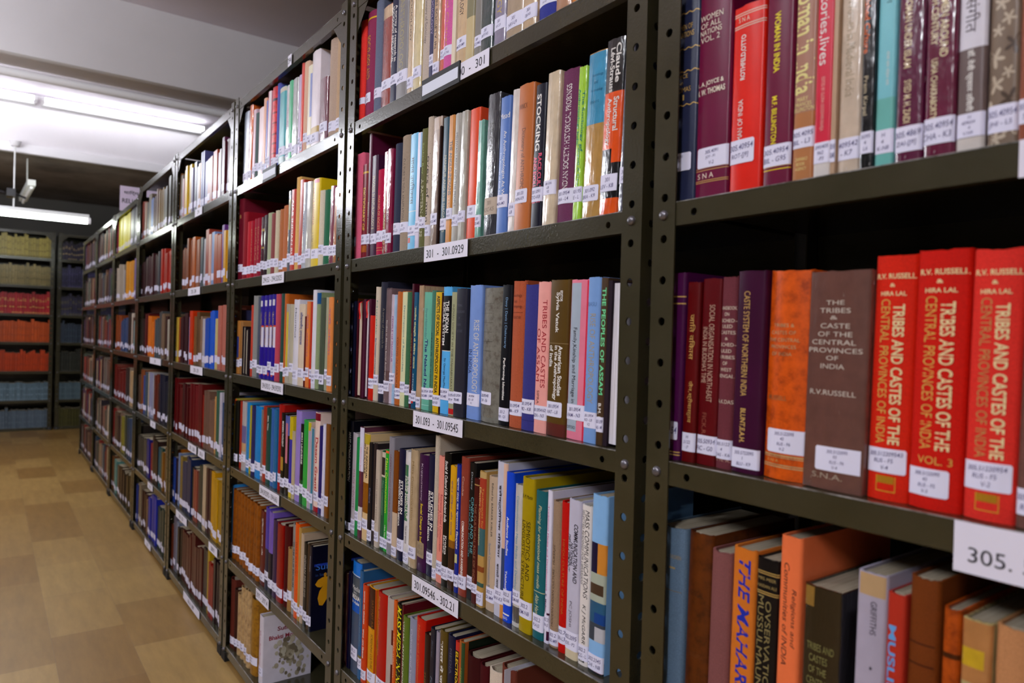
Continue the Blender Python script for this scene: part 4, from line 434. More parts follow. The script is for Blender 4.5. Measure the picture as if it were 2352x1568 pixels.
(2,2,-2.2621,0.0265,0.1844,0.0045,0.0168,'p','4a2030',[0.0237,0.0487,0,1],None,[],[(0.2,0.24,'a89050'),(0.5,0.53,'a89050')],{},'plum wrapped book,seventh from left,third rack shelf tagged 294.52'),
(2,2,-2.2351,0.033,0.1873,0.0046,0.0179,'p','34202c',[0.0204,0.0454,0,1],None,[],[],{},'very dark plum book,eighth from left,third rack shelf tagged 294.52'),
(2,2,-2.1995,0.0417,0.1882,0.0027,0.019,'c','a8b090',[0.022,0.047,0,1],None,[],[],{},'sage book,ninth from left,third rack shelf tagged 294.52'),
(2,2,-2.1573,0.0384,0.1817,0.0001,0.02,'c','8a4848',[0.0225,0.0475,0,1],None,[],[],{},'dusty rose book right of sage one,tenth from left,third rack shelf tagged 294.52'),
(2,2,-2.1184,0.025,0.1865,0.0009,0.0211,'c','d0c4a8',[0.0208,0.0458,0,1],None,[],[],{},'cream book right of dusty rose one,eleventh from left,third rack shelf tagged 294.52'),
(2,2,-2.0928,0.034,0.1863,0.004,0.0222,'c','b06a40',[0.0121,0.0371,0,1],None,[],[],{},'copper book right of cream one,twelfth from left,third rack shelf tagged 294.52'),
(2,2,-2.0583,0.0454,0.1913,0.0024,0.0232,'c','b86c44',[0.0154,0.0404,0,1],None,[],[],{},'light copper book right of copper one,thirteenth from left,third rack shelf tagged 294.52'),
(2,2,-2.0124,0.0242,0.2269,0.0028,0.0243,'p','6a6c78',[0.0265,0.0515,0,1],None,[],[(0.1,0.48,'a8a060',0.2,0.9)],{},'grey and yellow book,fourteenth from left,third rack shelf tagged 294.52'),
(2,2,-1.9877,0.0284,0.2272,0.0026,0.0254,'g','c04038',[0.0185,0.0435,0,1],None,[('d',0.25,0.75,0.12,0.9,'ece8e4','AJAB INDIAN RUPI','b')],[],{},'brick pink book with white block capitals,fifteenth from left,third rack shelf tagged 294.52'),
(2,2,-1.9588,0.0306,0.2564,0.0039,0.0264,'c','e0b068',[0.0231,0.0481,0,1],None,[],[],{},'apricot book right of brick pink one,sixteenth from left,third rack shelf tagged 294.52'),
(2,2,-1.9243,0.0308,0.2435,0.0028,0.0275,'g','b03828',[0.0141,0.0391,0,1],None,[],[],{},'rust red book right of apricot one,seventeenth from left,third rack shelf tagged 294.52'),
(2,2,-1.893,0.0235,0.2319,0.0014,0.0285,'p','c0c4d0',[0.017,0.042,0,1],None,[('d',0.4,0.8,0.2,0.6,'4c6090','VAISNAVA VIDYA')],[],{},'silver blue wrapped book,eighteenth from left,third rack shelf tagged 294.52'),
(2,2,-1.869,0.0336,0.2295,0.0025,0.0296,'p','d0ccc4',[0.0274,0.0524,0,1],None,[],[],{},'pearl grey book,nineteenth from left,third rack shelf tagged 294.52'),
(2,2,-1.8317,0.0507,0.2292,0.0038,0.0307,'g','e0c020',[0.0232,0.0482,0,1],None,[('d',0.1,0.4,0.1,0.52,'b03828','NATYA SADHANA'),('d',0.1,0.4,0.6,0.78,'806018','V. SUBBA RAO')],[(0,0.05,'c02828',0.3,0.9)],{},'lemon yellow book with red capitals on yellow,third rack shelf tagged 294.52'),
(2,2,-1.778,0.0286,0.1931,0.0022,0.0317,'c','d8ccb8',[0.0302,0.0552,0,1],None,[],[],{},'bone book right of lemon yellow one,twenty-first from left,third rack shelf tagged 294.52'),
(2,2,-1.7469,0.0373,0.1896,0.0025,0.0328,'c','2e6a4c',[0.0243,0.0493,0,1],None,[],[],{},'forest green book right of bone one,twenty-second from left,third rack shelf tagged 294.52'),
(2,2,-1.7077,0.0273,0.1935,0.0035,0.0339,'p','8a4a5c',[0.0222,0.0472,0,1],None,[],[],{},'mauve wrapped book,twenty-third from left,third rack shelf tagged 294.52'),
(2,2,-1.6799,0.0302,0.1851,0.0027,0.0349,'p','c07850',[0.021,0.046,0,1],None,[],[],{},'clay book right of mauve wrapped one,twenty-fourth from left,third rack shelf tagged 294.52'),
(2,3,-2.5088,0.0427,0.1766,0.0047,0.0105,'g','c08040',[0.0216,0.0466,0,1],None,[],[(0.3,0.7,'3c4890',0.2,0.8)],{},'tan orange book,first from left,third rack shelf tagged 294.59212'),
(2,3,-2.4639,0.0283,0.1736,0.0044,0.0108,'g','a07040',[0.026,0.051,0,1],None,[],[],{},'tan brown book,second from left,third rack shelf tagged 294.59212'),
(2,3,-2.4325,0.0367,0.1574,0.0047,0.011,'F','241c20',None,None,[],[],{'pg': 'd8c8b0','pu': (0.2,0.75)},'black boarded book turned with cream pages outward,third rack shelf tagged 294.59212'),
(2,3,-2.3937,0.0381,0.1482,0.0013,0.0113,'F','2a2024',None,None,[],[],{'pg': 'e0d4bc','pu': (0.2,0.75)},'dark boarded book turned with ivory pages outward,third rack shelf tagged 294.59212'),
(2,3,-2.3503,0.0324,0.2254,0.0047,0.0116,'c','b83c28',[0.0232,0.0482,0,1],None,[],[],{},'tall rust book,fifth from left,third rack shelf tagged 294.59212'),
(2,3,-2.3174,0.0422,0.2541,0.0007,0.0119,'c','8a8a88',[0.0288,0.0538,0,1],None,[],[],{},'grey book right of tall rust one,sixth from left,third rack shelf tagged 294.59212'),
(2,3,-2.2725,0.0328,0.249,0.0022,0.0121,'c','4a5060',[0.0144,0.0394,0,1],None,[],[],{},'slate book right of grey one,seventh from left,third rack shelf tagged 294.59212'),
(2,3,-2.2392,0.0299,0.2511,0.0012,0.0124,'g','2c1c8c',[0.0135,0.0385,0,1],None,[('d',0.25,0.7,0.2,0.6,'b89858','VALMIKI RAMAYANA')],[(0.06,0.13,'d8d4e0',0.2,0.8),(0.36,0.38,'d84828',0.6,1),(0.38,0.62,'d8d4e8',0.6,1),(0.92,0.96,'c85050',0.2,0.7)],{},'indigo volume book with white oval emblem,first of four,third rack shelf tagged 294.59212'),
(2,3,-2.2074,0.0347,0.2517,0.0033,0.0127,'g','2c1c8c',[0.0135,0.0385,0,1],None,[('d',0.25,0.7,0.2,0.6,'b89858','VALMIKI RAMAYANA')],[(0.06,0.13,'d8d4e0',0.2,0.8),(0.36,0.38,'d84828',0.6,1),(0.38,0.62,'d8d4e8',0.6,1),(0.92,0.96,'c85050',0.2,0.7)],{},'indigo volume book with white oval emblem,second of four,third rack shelf tagged 294.59212'),
(2,3,-2.1707,0.0324,0.2523,0.0045,0.013,'g','2c1c8c',[0.0277,0.0527,0,1],None,[('d',0.25,0.7,0.2,0.6,'b89858','VALMIKI RAMAYANA')],[(0.06,0.13,'d8d4e0',0.2,0.8),(0.36,0.38,'d84828',0.6,1),(0.38,0.62,'d8d4e8',0.6,1),(0.92,0.96,'c85050',0.2,0.7)],{},'indigo volume book with white oval emblem,third of four,third rack shelf tagged 294.59212'),
(2,3,-2.1364,0.0356,0.2528,0.0036,0.0133,'g','2c1c8c',[0.0151,0.0401,0,1],None,[('d',0.25,0.7,0.2,0.6,'b89858','VALMIKI RAMAYANA')],[(0.06,0.13,'d8d4e0',0.2,0.8),(0.36,0.38,'d84828',0.6,1),(0.38,0.62,'d8d4e8',0.6,1),(0.92,0.96,'c85050',0.2,0.7)],{},'indigo volume book with white oval emblem,fourth of four,third rack shelf tagged 294.59212'),
(2,3,-2.0977,0.0332,0.2524,0.0007,0.0135,'c','b84858',[0.0252,0.0502,0,1],None,[],[],{},'raspberry pink book,twelfth from left,third rack shelf tagged 294.59212'),
(2,3,-2.0614,0.0286,0.2529,0.0048,0.0138,'c','2c4840',[0.0297,0.0547,0,1],None,[],[],{},'dark spruce book,thirteenth from left,third rack shelf tagged 294.59212'),
(2,3,-2.0324,0.0267,0.2513,0.0048,0.0141,'c','b85c20',[0.0164,0.0414,0,1],None,[],[],{},'rust orange book,fourteenth from left,third rack shelf tagged 294.59212'),
(2,3,-2.0052,0.0267,0.2211,0.0024,0.0144,'g','b0a898',[0.02,0.045,0,1],None,[],[(0.1,0.8,'d8c030',0.3,0.8)],{},'grey and yellow book,fifteenth from left,third rack shelf tagged 294.59212'),
(2,3,-1.978,0.032,0.22,0.0042,0.0147,'g','b8b098',[0.0318,0.0568,0,1],None,[],[],{},'putty green book,sixteenth from left,third rack shelf tagged 294.59212'),
(2,3,-1.9432,0.0373,0.2317,0.0022,0.0149,'g','dcd8e4',[0.0152,0.0402,0,1],None,[('d',0.4,0.7,0.1,0.45,'404858','Mauritius')],[],{},'white book with dark slanted capitals,seventeenth from left,third rack shelf tagged 294.59212'),
(2,3,-1.9032,0.0437,0.2182,0.0017,0.0152,'g','dcc8b0',[0.0223,0.0473,0,1],None,[('d',0.25,0.8,0.1,0.5,'2c3c88','लोकधमीर् उपन्यास','b')],[],{},'cream book with bold blue Hindi title,eighteenth from left,third rack shelf tagged 294.59212'),
(2,3,-1.8585,0.0215,0.1855,0.0016,0.0155,'c','5a0c08',[0.0159,0.0409,0,1],None,[],[],{},'oxblood book right of cream one,nineteenth from left,third rack shelf tagged 294.59212'),
(2,3,-1.8365,0.02,0.2239,0.0001,0.0158,'g','e08040',[0.0264,0.0514,0,1],None,[('d',0.3,0.7,0.15,0.65,'9060a0','श्री विद्या')],[],{},'light orange book with violet Hindi title,twentieth from left,third rack shelf tagged 294.59212'),
(2,3,-1.8159,0.0145,0.2221,0.0022,0.0161,'c','b83018',[0.0231,0.0481,0,1],None,[],[],{},'rust book right of light orange one,twenty-first from left,third rack shelf tagged 294.59212'),
(2,3,-1.8009,0.023,0.2526,0.0017,0.0163,'g','e0dce8',[0.0124,0.0374,0,1],None,[],[(0,1,'c84030',0,0.15)],{},'white and red book,twenty-second from left,third rack shelf tagged 294.59212'),
(2,3,-1.7774,0.0215,0.2453,0.0026,0.0166,'c','8a9870',[0.0245,0.0495,0,1],None,[],[(0,0.12,'1c5088')],{},'sage green book,twenty-third from left,third rack shelf tagged 294.59212'),
(2,3,-1.7554,0.0288,0.2308,0.0049,0.0169,'g','4a5444',[0.0133,0.0383,0,1],None,[],[],{},'dark olive grey book,twenty-fourth from left,third rack shelf tagged 294.59212'),
(2,3,-1.7232,0.0285,0.2316,0.0049,0.0172,'c','a0a088',[0.0278,0.0528,0,1],None,[('d',0.1,0.4,0.2,0.6,'a04840','Srimad Bhagavata')],[],{},'grey sage book,twenty-fifth from left,third rack shelf tagged 294.59212'),
(2,3,-1.6942,0.0263,0.2308,0.0013,0.0175,'g','e08848',[0.0141,0.0391,0,1],None,[('d',0.3,0.7,0.12,0.62,'a070b0','श्री विद्या')],[],{},'apricot orange book with pale violet Hindi title,third rack shelf tagged 294.59212'),
(2,4,-2.5088,0.0201,0.2237,0.0039,0.0105,'g','a89840',[0.0128,0.0378,0,1],None,[],[(0,0.08,'d85828')],{},'olive yellow book,first from left,third rack shelf tagged 294.6'),
(2,4,-2.4882,0.0347,0.2175,0.0006,0.0105,'g','1a1c18',[0.0174,0.0424,0,1],None,[],[],{},'black book right of olive yellow one,second from left,third rack shelf tagged 294.6'),
(2,4,-2.4504,0.0433,0.2212,0.0046,0.0105,'c','9a2c18',[0.0204,0.0454,0,1],None,[],[],{},'brick red book right of black one,third from left,third rack shelf tagged 294.6'),
(2,4,-2.4065,0.0395,0.2229,0.0013,0.0105,'g','b0a8a8',[0.0284,0.0534,0,1],None,[],[(0.35,0.6,'6c6490'),(0.6,0.72,'c09870')],{},'pale photographic book,fourth from left,third rack shelf tagged 294.6'),
(2,4,-2.3665,0.0376,0.2227,0.0046,0.0105,'g','1880c0',[0.015,0.04,0,1],None,[],[],{},'azure book right of pale photographic one,fifth from left,third rack shelf tagged 294.6'),
(2,4,-2.3284,0.0238,0.2167,0.0035,0.0105,'g','a89c28',[0.0234,0.0484,0,1],None,[],[],{},'chartreuse book right of azure one,sixth from left,third rack shelf tagged 294.6'),
(2,4,-2.3041,0.0344,0.2194,0.0003,0.0105,'c','302c58',[0.0138,0.0388,0,1],None,[],[],{},'dark violet book right of chartreuse one,seventh from left,third rack shelf tagged 294.6'),
(2,4,-2.2668,0.0547,0.2219,0.0021,0.0105,'g','1480c8',[0.0258,0.0508,0,1],None,[],[],{},'sky blue book,eighth from left,third rack shelf tagged 294.6'),
(2,4,-2.2116,0.0182,0.2139,0.0047,0.0105,'g','7a7470',[0.0134,0.0384,0,1],None,[],[],{},'grey book right of sky blue one,ninth from left,third rack shelf tagged 294.6'),
(2,4,-2.193,0.0252,0.2269,0.004,0.0105,'g','a03828',[0.0247,0.0497,0,1],None,[],[],{},'brick book right of grey one,tenth from left,third rack shelf tagged 294.6'),
(2,4,-2.1644,0.0437,0.2246,0.0043,0.0105,'g','0f4840',[0.0137,0.0387,0,1],None,[('d',0.3,0.6,0.1,0.3,'ece8e4','Sikh Way','b')],[],{},'dark teal book with white title on teal,third rack shelf tagged 294.6'),
(2,4,-2.1201,0.0348,0.2275,0.0043,0.0105,'g','3060a8',[0.0133,0.0383,0,1],None,[],[],{},'mid blue book,twelfth from left,third rack shelf tagged 294.6'),
(2,4,-2.0848,0.0225,0.226,0.0017,0.0105,'g','2a6898',[0.0211,0.0461,0,1],None,[],[],{},'steel blue book,thirteenth from left,third rack shelf tagged 294.6'),
(2,4,-2.0598,0.0397,0.2451,0.0046,0.0105,'c','9c1c08',[0.0231,0.0481,0,1],None,[],[],{},'blood red book,fourteenth from left,third rack shelf tagged 294.6'),
(2,4,-2.0177,0.0308,0.2245,0.0006,0.0105,'g','121014',[0.0174,0.0424,0,1],None,[('d',0.4,0.8,0.1,0.42,'ece8e4','MODERN THOUGHT','b')],[(0.55,0.72,'b08830',0.1,0.8)],{},'black book with white capitals and gold patch,third rack shelf tagged 294.6'),
(2,4,-1.9864,0.0374,0.2217,0.0012,0.0105,'g','1c1418',[0.0225,0.0475,0,1],None,[],[(0,0.25,'5860a8'),(0.1,0.6,'c87888',0.25,0.7)],{},'black and blue book,sixteenth from left,third rack shelf tagged 294.6'),
(2,4,-1.9484,0.022,0.2207,0.0008,0.0105,'g','c8b020',[0.0142,0.0392,0,1],None,[],[(0.28,0.85,'38309c')],{},'yellow over violet book,seventeenth from left,third rack shelf tagged 294.6'),
(2,4,-1.9248,0.0192,0.1837,0.001,0.0105,'g','b8a888',[0.013,0.038,0,1],None,[],[],{},'putty book,eighteenth from left,third rack shelf tagged 294.6'),
(2,4,-1.9022,0.0378,0.2424,0.0015,0.0105,'g','9880c8',[0.0182,0.0432,0,1],None,[],[],{},'lavender book right of putty one,nineteenth from left,third rack shelf tagged 294.6'),
(2,4,-1.8622,0.0198,0.2097,0.0014,0.0105,'g','14141c',[0.0272,0.0522,0,1],None,[('d',0.4,0.9,0.1,0.5,'ece8e4','SIKH UNIVERSE','b')],[(0.7,1,'1c5030')],{},'black book with white title,dark green foot,third rack shelf tagged 294.6'),
(2,4,-1.8418,0.037,0.2236,0.0009,0.0105,'g','2ca040',[0.022,0.047,0,1],None,[],[],{},'emerald book right of black one,twenty-first from left,third rack shelf tagged 294.6'),
(2,4,-1.8033,0.0156,0.222,0.0001,0.0105,'g','c8b0a0',[0.0189,0.0439,0,1],None,[],[(0,0.1,'c8b828'),(0.1,1,'b0a0b8',0.4,1)],{},'pale banded book right of emerald one,twenty-second from left,third rack shelf tagged 294.6'),
(2,4,-1.7871,0.0196,0.209,0.0001,0.0105,'g','b0a8b0',[0.017,0.042,0,1],None,[],[(0,1,'408098',0.6,1)],{},'grey lilac book,twenty-third from left,third rack shelf tagged 294.6'),
(2,4,-1.7659,0.03,0.2504,0.0028,0.0105,'g','e8ccc0',[0.0267,0.0517,0,1],None,[('d',0.3,0.85,0.25,0.82,'c02828','Dasam Granth','b')],[(0,0.08,'781028'),(0.95,1,'a01828')],{},'blush book titled Dasam Granth,twenty-fourth from left,third rack shelf tagged 294.6'),
(2,4,-1.7344,0.0297,0.2191,0.0024,0.0105,'g','1c1468',[0.0158,0.0408,0,1],None,[],[],{},'navy violet book right of blush one,twenty-fifth from left,third rack shelf tagged 294.6'),
(2,4,-1.7042,0.0133,0.2272,0.0005,0.0105,'g','d8d4e8',[0.0307,0.0557,0,1],None,[],[],{},'white edged book,twenty-sixth from left,third rack shelf tagged 294.6'),
(2,4,-1.689,0.0199,0.2293,0.0022,0.0105,'g','7a4a20',[0.0284,0.0534,0,1],None,[],[],{},'brown book right of white edged one,twenty-seventh from left,third rack shelf tagged 294.6'),
(2,5,-2.5088,0.0101,0.2404,0.0042,0.0105,'g','3080c0',[0.0219,0.0469,0,1],None,[],[],{},'sky blue book,first from left,fifth shelf down of third rack'),
(2,5,-2.4963,0.0397,0.232,0.0025,0.0104,'l','8a4c10',[0.0199,0.0449,0,1],None,[],[],{},'ochre brown book first volume of the matching brown set,fifth shelf down of third rack'),
(2,5,-2.4561,0.0404,0.232,0.0049,0.0103,'l','8a4c10',[0.0258,0.0508,0,1],None,[],[],{},'ochre brown book second volume of the matching brown set,fifth shelf down of third rack'),
(2,5,-2.4152,0.0376,0.232,0.0042,0.0102,'l','8a4c10',[0.0189,0.0439,0,1],None,[],[],{},'ochre brown book third volume of the matching brown set,fifth shelf down of third rack'),
(2,5,-2.3771,0.0383,0.232,0.0032,0.0102,'l','8a4c10',[0.0261,0.0511,0,1],None,[],[],{},'ochre brown book fourth volume of the matching brown set,fifth shelf down of third rack'),
(2,5,-2.3383,0.0356,0.232,0.0017,0.0101,'l','8a4c10',[0.0201,0.0451,0,1],None,[],[],{},'ochre brown book fifth volume of the matching brown set,fifth shelf down of third rack'),
(2,5,-2.3022,0.0347,0.232,0.0006,0.01,'l','8a4c10',[0.0131,0.0381,0,1],None,[],[],{},'ochre brown book sixth volume of the matching brown set,fifth shelf down of third rack'),
(2,5,-2.267,0.0338,0.232,0.0037,0.0099,'l','8a4c10',[0.0134,0.0384,0,1],None,[],[],{},'ochre brown book seventh volume of the matching brown set,fifth shelf down of third rack'),
(2,5,-2.2326,0.033,0.232,0.0008,0.0098,'l','8a4c10',[0.0171,0.0421,0,1],None,[],[],{},'ochre brown book eighth volume of the matching brown set,fifth shelf down of third rack'),
(2,5,-2.1954,0.0503,0.2229,0.0042,0.0098,'g','5a0c18',[0.0137,0.0387,0,1],None,[('d',0.35,0.65,0.1,0.6,'ece8e4','मुिस्लम समाज और')],[],{},'maroon book with white Hindi title,tenth from left,fifth shelf down of third rack'),
(2,5,-2.1446,0.0372,0.2418,0.0034,0.0097,'g','4838a0',[0.0294,0.0544,0,1],None,[],[(0.5,1,'1c1c38')],{},'violet blue book right of maroon one,eleventh from left,fifth shelf down of third rack'),
(2,5,-2.1055,0.0347,0.2372,0.0012,0.0096,'g','7458b0',[0.0176,0.0426,0,1],None,[],[(0.5,1,'1c1428')],{},'violet over black book,twelfth from left,fifth shelf down of third rack'),
(2,5,-2.0703,0.0318,0.2215,0.0023,0.0095,'g','3c2848',[0.0179,0.0429,0,1],None,[],[],{},'dark purple book,thirteenth from left,fifth shelf down of third rack'),
(2,5,-2.036,0.0483,0.2195,0.0022,0.0094,'g','8a0c00',[0.0152,0.0402,0,1],None,[],[],{},'blood red book,fourteenth from left,fifth shelf down of third rack'),
(2,5,-1.9852,0.039,0.2251,0.0048,0.0094,'c','4a1008',[0.0173,0.0423,0,1],None,[],[],{},'dark brown red book,fifteenth from left,fifth shelf down of third rack'),
(2,5,-1.9457,0.03,0.1714,0.0027,0.0093,'c','a07848',[0.0315,0.0565,0,1],None,[],[],{},'tan book,sixteenth from left,fifth shelf down of third rack'),
(2,5,-1.9134,0.0257,0.244,0.0048,0.0092,'g','8c8884',[0.0169,0.0419,0,1],None,[('d',0.3,0.7,0.2,0.7,'282428','ISLAM AUR MUSLIM','b')],[],{},'grey book right of tan one,seventeenth from left,fifth shelf down of third rack'),
(2,5,-1.8873,0.0285,0.2528,0.0018,0.0091,'g','e05408',[0.0182,0.0432,0,1],None,[('d',0.3,0.7,0.2,0.55,'8c2c10','DARA SHUKOH')],[],{},'orange book with dark capitals on orange,eighteenth from left,fifth shelf down of third rack'),
(2,5,-1.8582,0.0166,0.2455,0.0019,0.009,'g','b08848',[0.012,0.037,0,1],None,[],[],{},'ochre book right of orange one,nineteenth from left,fifth shelf down of third rack'),
(2,5,-1.8412,0.018,0.2338,0.0025,0.009,'g','b8a088',[0.0215,0.0465,0,1],None,[],[],{},'cream book right of ochre one,twentieth from left,fifth shelf down of third rack'),
(2,5,-1.821,0.0286,0.2165,0.0025,0.0089,'g','0e0c10',[0.016,0.041,0,1],None,[('d',0.3,0.7,0.15,0.65,'b0a8a0','INDIAN MUSLIMS')],[],{},'black book with grey capitals,twenty-first from left,fifth shelf down of third rack'),
(2,5,-1.7919,0.0156,0.2188,0.0013,0.0088,'c','4a3828',[0.0121,0.0371,0,1],None,[],[],{},'umber book right of black one,twenty-second from left,fifth shelf down of third rack'),
(2,5,-1.7758,0.0144,0.2173,0.002,0.0087,'g','141828',[0.0138,0.0388,0,1],None,[('d',0.2,0.6,0.12,0.3,'a8a8b0','Puranas')],[],{'sufi': 1},'dark navy book with gold dancer on its front,fifth shelf down of third rack'),
(2,6,-2.4912,0.0489,0.2287,0.0001,0.0087,'c','5a2820',[0.0128,0.0378,0,1],None,[],[],{},'brown maroon book,first from left,bottom shelf of third rack'),
(2,6,-2.4418,0.0277,0.2048,0.0012,0.0087,'c','3a2018',[0.0181,0.0431,0,1],None,[],[],{},'umber book right of brown maroon one,second from left,bottom shelf of third rack'),
(2,6,-2.4136,0.0353,0.1993,0.0026,0.0087,'l','b8986c',[0.0237,0.0487,0,1],None,[],[],{},'cream buff book first volume of the pale set,bottom shelf of third rack'),
(2,6,-2.3778,0.0345,0.2319,0.0033,0.0087,'l','b8986c',[0.027,0.052,0,1],None,[],[],{},'cream buff book second volume of the pale set,bottom shelf of third rack'),
(2,6,-2.3414,0.0336,0.2337,0.0044,0.0087,'l','b8986c',[0.0263,0.0513,0,1],None,[],[],{},'cream buff book third volume of the pale set,bottom shelf of third rack'),
(2,6,-2.3059,0.0327,0.2412,0.0016,0.0087,'l','b8986c',[0.0198,0.0448,0,1],None,[],[],{},'cream buff book fourth volume of the pale set,bottom shelf of third rack'),
(2,6,-2.2665,0.0595,0.2336,0.0007,0.0087,'l','9a6c24',[0.0317,0.0567,0,1],None,[],[],{},'golden brown book right of cream buff one,seventh from left,bottom shelf of third rack'),
(2,6,-2.1762,0.0329,0.2048,0.0032,0.0087,'g','d8d0dc',[0.0265,0.0515,0,1],None,[('d',0.3,0.65,0.22,0.75,'b05868','Sufis and Bhakti Movement')],[],{'bhakti': 1},'white book titled Sufis and Bhakti Movement,eighth from left,bottom shelf of third rack')
]

LV = [1.8704, 1.5836, 1.2733, .9624, .6528, .343, .0494]      # shelf tops of every rack
X0, PIT = -.623, .9494
def xl(b): return X0-PIT*b+.0095
def xr(b): return X0-PIT*(b-1)-.0095
YS = .013
INK = hx('4a4478')
TAGS = {(0, 2): [('305.4 - 305.5', -.224, .12)], (0, 3): [('305. 5', -.263, .13)],
        (1, 1): [('300  -  301', -1.101, .117)], (1, 2): [('301  -  301.0929', -1.186, .151)], (1, 3): [('301.093  -  301.09545', -1.212, .176)], (1, 4): [('301.09546 - 302.21', -1.2, .165)],
        (2, 2): [('294.52 - 294.52025', -2.172, .195)], (2, 3): [('294.59212 - 294.592592', -2.156, .195)], (2, 4): [('294.592592 - 294.663', -2.148, .177)], (2, 5): [('297 - 297.4', -2.156, .118)],
        (2, 0): [('294', -1.986, .028)],
        (3, 1): [('294', -3.063, .115)], (3, 2): [('292 - 294', -3.152, .2)], (3, 3): [('230 - 291', -3.08, .2)], (3, 4): [('201 - 230', -3.086, .14), ('201.6', -2.916, .1)], (3, 5): [('200 - 201', -3.28, .2), ('200.9', -2.724, .12)],
        (3, 6): [('181.4 - 200', -3.106, .27)], (4, 3): [('180', -3.97, .28)], (4, 4): [('170', -3.917, .13)], (4, 5): [('160', -3.948, .13)], (4, 6): [('150', -3.994, .16)]}
CLS = {(0, 2): '305.40', (0, 3): '305.51', (0, 4): '305.6', (1, 1): '301', (1, 2): '301', (1, 3): '301.0954', (1, 4): '302.2', (1, 5): '302.23', (2, 1): '294.5', (2, 2): '294.52', (2, 3): '294.592', (2, 4): '294.6', (2, 5): '297', (2, 6): '297.4'}
def gain_of(bay, lev): return ROW_GAIN.get((bay, lev), 1.0)
cr_ = random.Random(4)
BOOKS = [list(B) for B in BOOKS]
for B in BOOKS:
    if B[9] and not B[10]:
        first = B[11][0][6] if B[11] else ''
        k = ''.join(ch for ch in first.upper() if ch.isalpha() and ord(ch) < 128)[:3]
        if len(k) < 3: k = ''.join(cr_.choice('ABCDGHJKMNPRSTV') for _ in range(3))
        B[10] = [CLS[(B[0], B[1])], k+'-'+cr_.choice('JKLMN')+str(cr_.randint(1, 9))]
for B in BOOKS:
    for q in B[11]: want(q[6], q[7] if len(q) > 7 else '')
    for q in (B[10] or []): want(q, 'w')
    if 'side' in B[13]: want(B[13]['side'][0], '')
for k in TAGS.values():
    for q in k: want(q[0], '')
for q in ('धािर्मक', 'RELIGION', 'Sufis and', 'Bhakti Movement', 'Sufis', 'in South Asia', 'SOCIOLOGY'): want(q, ''); want(q, 'b')
make_texts()

# ================================================================== setting
struct('floor', MB().box(-10.2, -5, -.08, 3.4, 2.6, 0), M['floor'])
struct('ceiling', MB().box(-7.45, -5, 3.02, 3.4, 2.6, 3.1), M['ceil'])
struct('trim_1', MB().box(-10.2, -5, 2.60, -7.45, 2.6, 2.7), M['dark_ceil'])          # low sooty ceiling beyond the second beam
struct('wall_back', MB().box(-10.2, -5, 0, -10.1, 2.6, 3.1), M['wall'])
struct('wall_front', MB().box(3.3, -5, 0, 3.4, 2.6, 3.1), M['wall'])
struct('wall_left', MB().box(-10.2, -5.1, 0, 3.4, -5, 3.1), M['wall'])
struct('wall_right', MB().box(-10.2, 2.6, 0, 3.4, 2.7, 3.1), M['wall'])
struct('beam_near', MB().box(-5.02, -5, 2.585, -4.77, 2.6, 3.02), M['beam'])
struct('beam_far', MB().box(-7.45, -5, 2.60, -7.2, 2.6, 3.02), M['beam'])

# ================================================================== racks
RD = .37
def holes_plate(mb, u0, u1, v0, v1, hs, r, fn, th, col=(1, 1, 1, 1)):
    """plate in (u,v) with round holes hs=[(u,v)] one per horizontal strip; fn(u,v,d) -> space"""
    hs = sorted(hs, key=lambda q: q[1]); N = 16
    cuts = [v0]+[(hs[i][1]+hs[i+1][1])/2 for i in range(len(hs)-1)]+[v1]
    def ringpts(a0, a1, b0, b1, cu, cv):
        bp = []
        for i in range(4): bp.append((a0+(a1-a0)*i/4, b0))
        for i in range(4): bp.append((a1, b0+(b1-b0)*i/4))
        for i in range(4): bp.append((a1-(a1-a0)*i/4, b1))
        for i in range(4): bp.append((a0, b1-(b1-b0)*i/4))
        hp = []
        for i in range(N):
            t = -3*PI/4+2*PI*i/N; hp.append((cu+r*math.cos(t), cv+r*math.sin(t)))
        return bp, hp
    for i, (hu, hv) in enumerate(hs):
        bp, hp = ringpts(u0, u1, cuts[i], cuts[i+1], hu, hv)
        vs = [fn(u, v, 0) for u, v in bp]+[fn(u, v, 0) for u, v in hp]+[fn(u, v, th) for u, v in bp]+[fn(u, v, th) for u, v in hp]
        fs = []
        for k in range(N):
            j = (k+1) % N
            fs += [(k, j, N+j, N+k), (2*N+j, 2*N+k, 3*N+k, 3*N+j), (N+k, N+j, 3*N+j, 3*N+k)]
            if k in (4, 5, 6, 7, 12, 13, 14, 15) or (i == 0 and k < 4) or (i == len(hs)-1 and 8 <= k < 12): fs.append((j, k, 2*N+k, 2*N+j))
        mb.add(vs, fs, col)
PW = .035
def post_mesh(side, ht):
    """front angle post, origin at its outer front corner foot; side=+1: flange to +x"""
    mb = MB(); s = side
    hs = [(PW*.52, .03+.05*i) for i in range(int((ht-.04)/.05)+1)]
    holes_plate(mb, 0, PW, .012, ht, hs, .0052, lambda u, v, d: (s*u, d, v), .0022)
    hs2 = [(PW*.52, .055+.05*i) for i in range(int((ht-.07)/.05)+1)]
    holes_plate(mb, .0022, PW, .012, ht, hs2, .0052, lambda u, v, d: (s*d, u, v), .0022)
    return mb
def plain_post(side, ht):
    s = side; mb = MB(); a, b = sorted((0, s*PW)); mb.box(a, -.0022, .012, b, 0, ht)
    a, b = sorted((0, s*.0022)); mb.box(a, -PW, .012, b, -.0022, ht); return mb
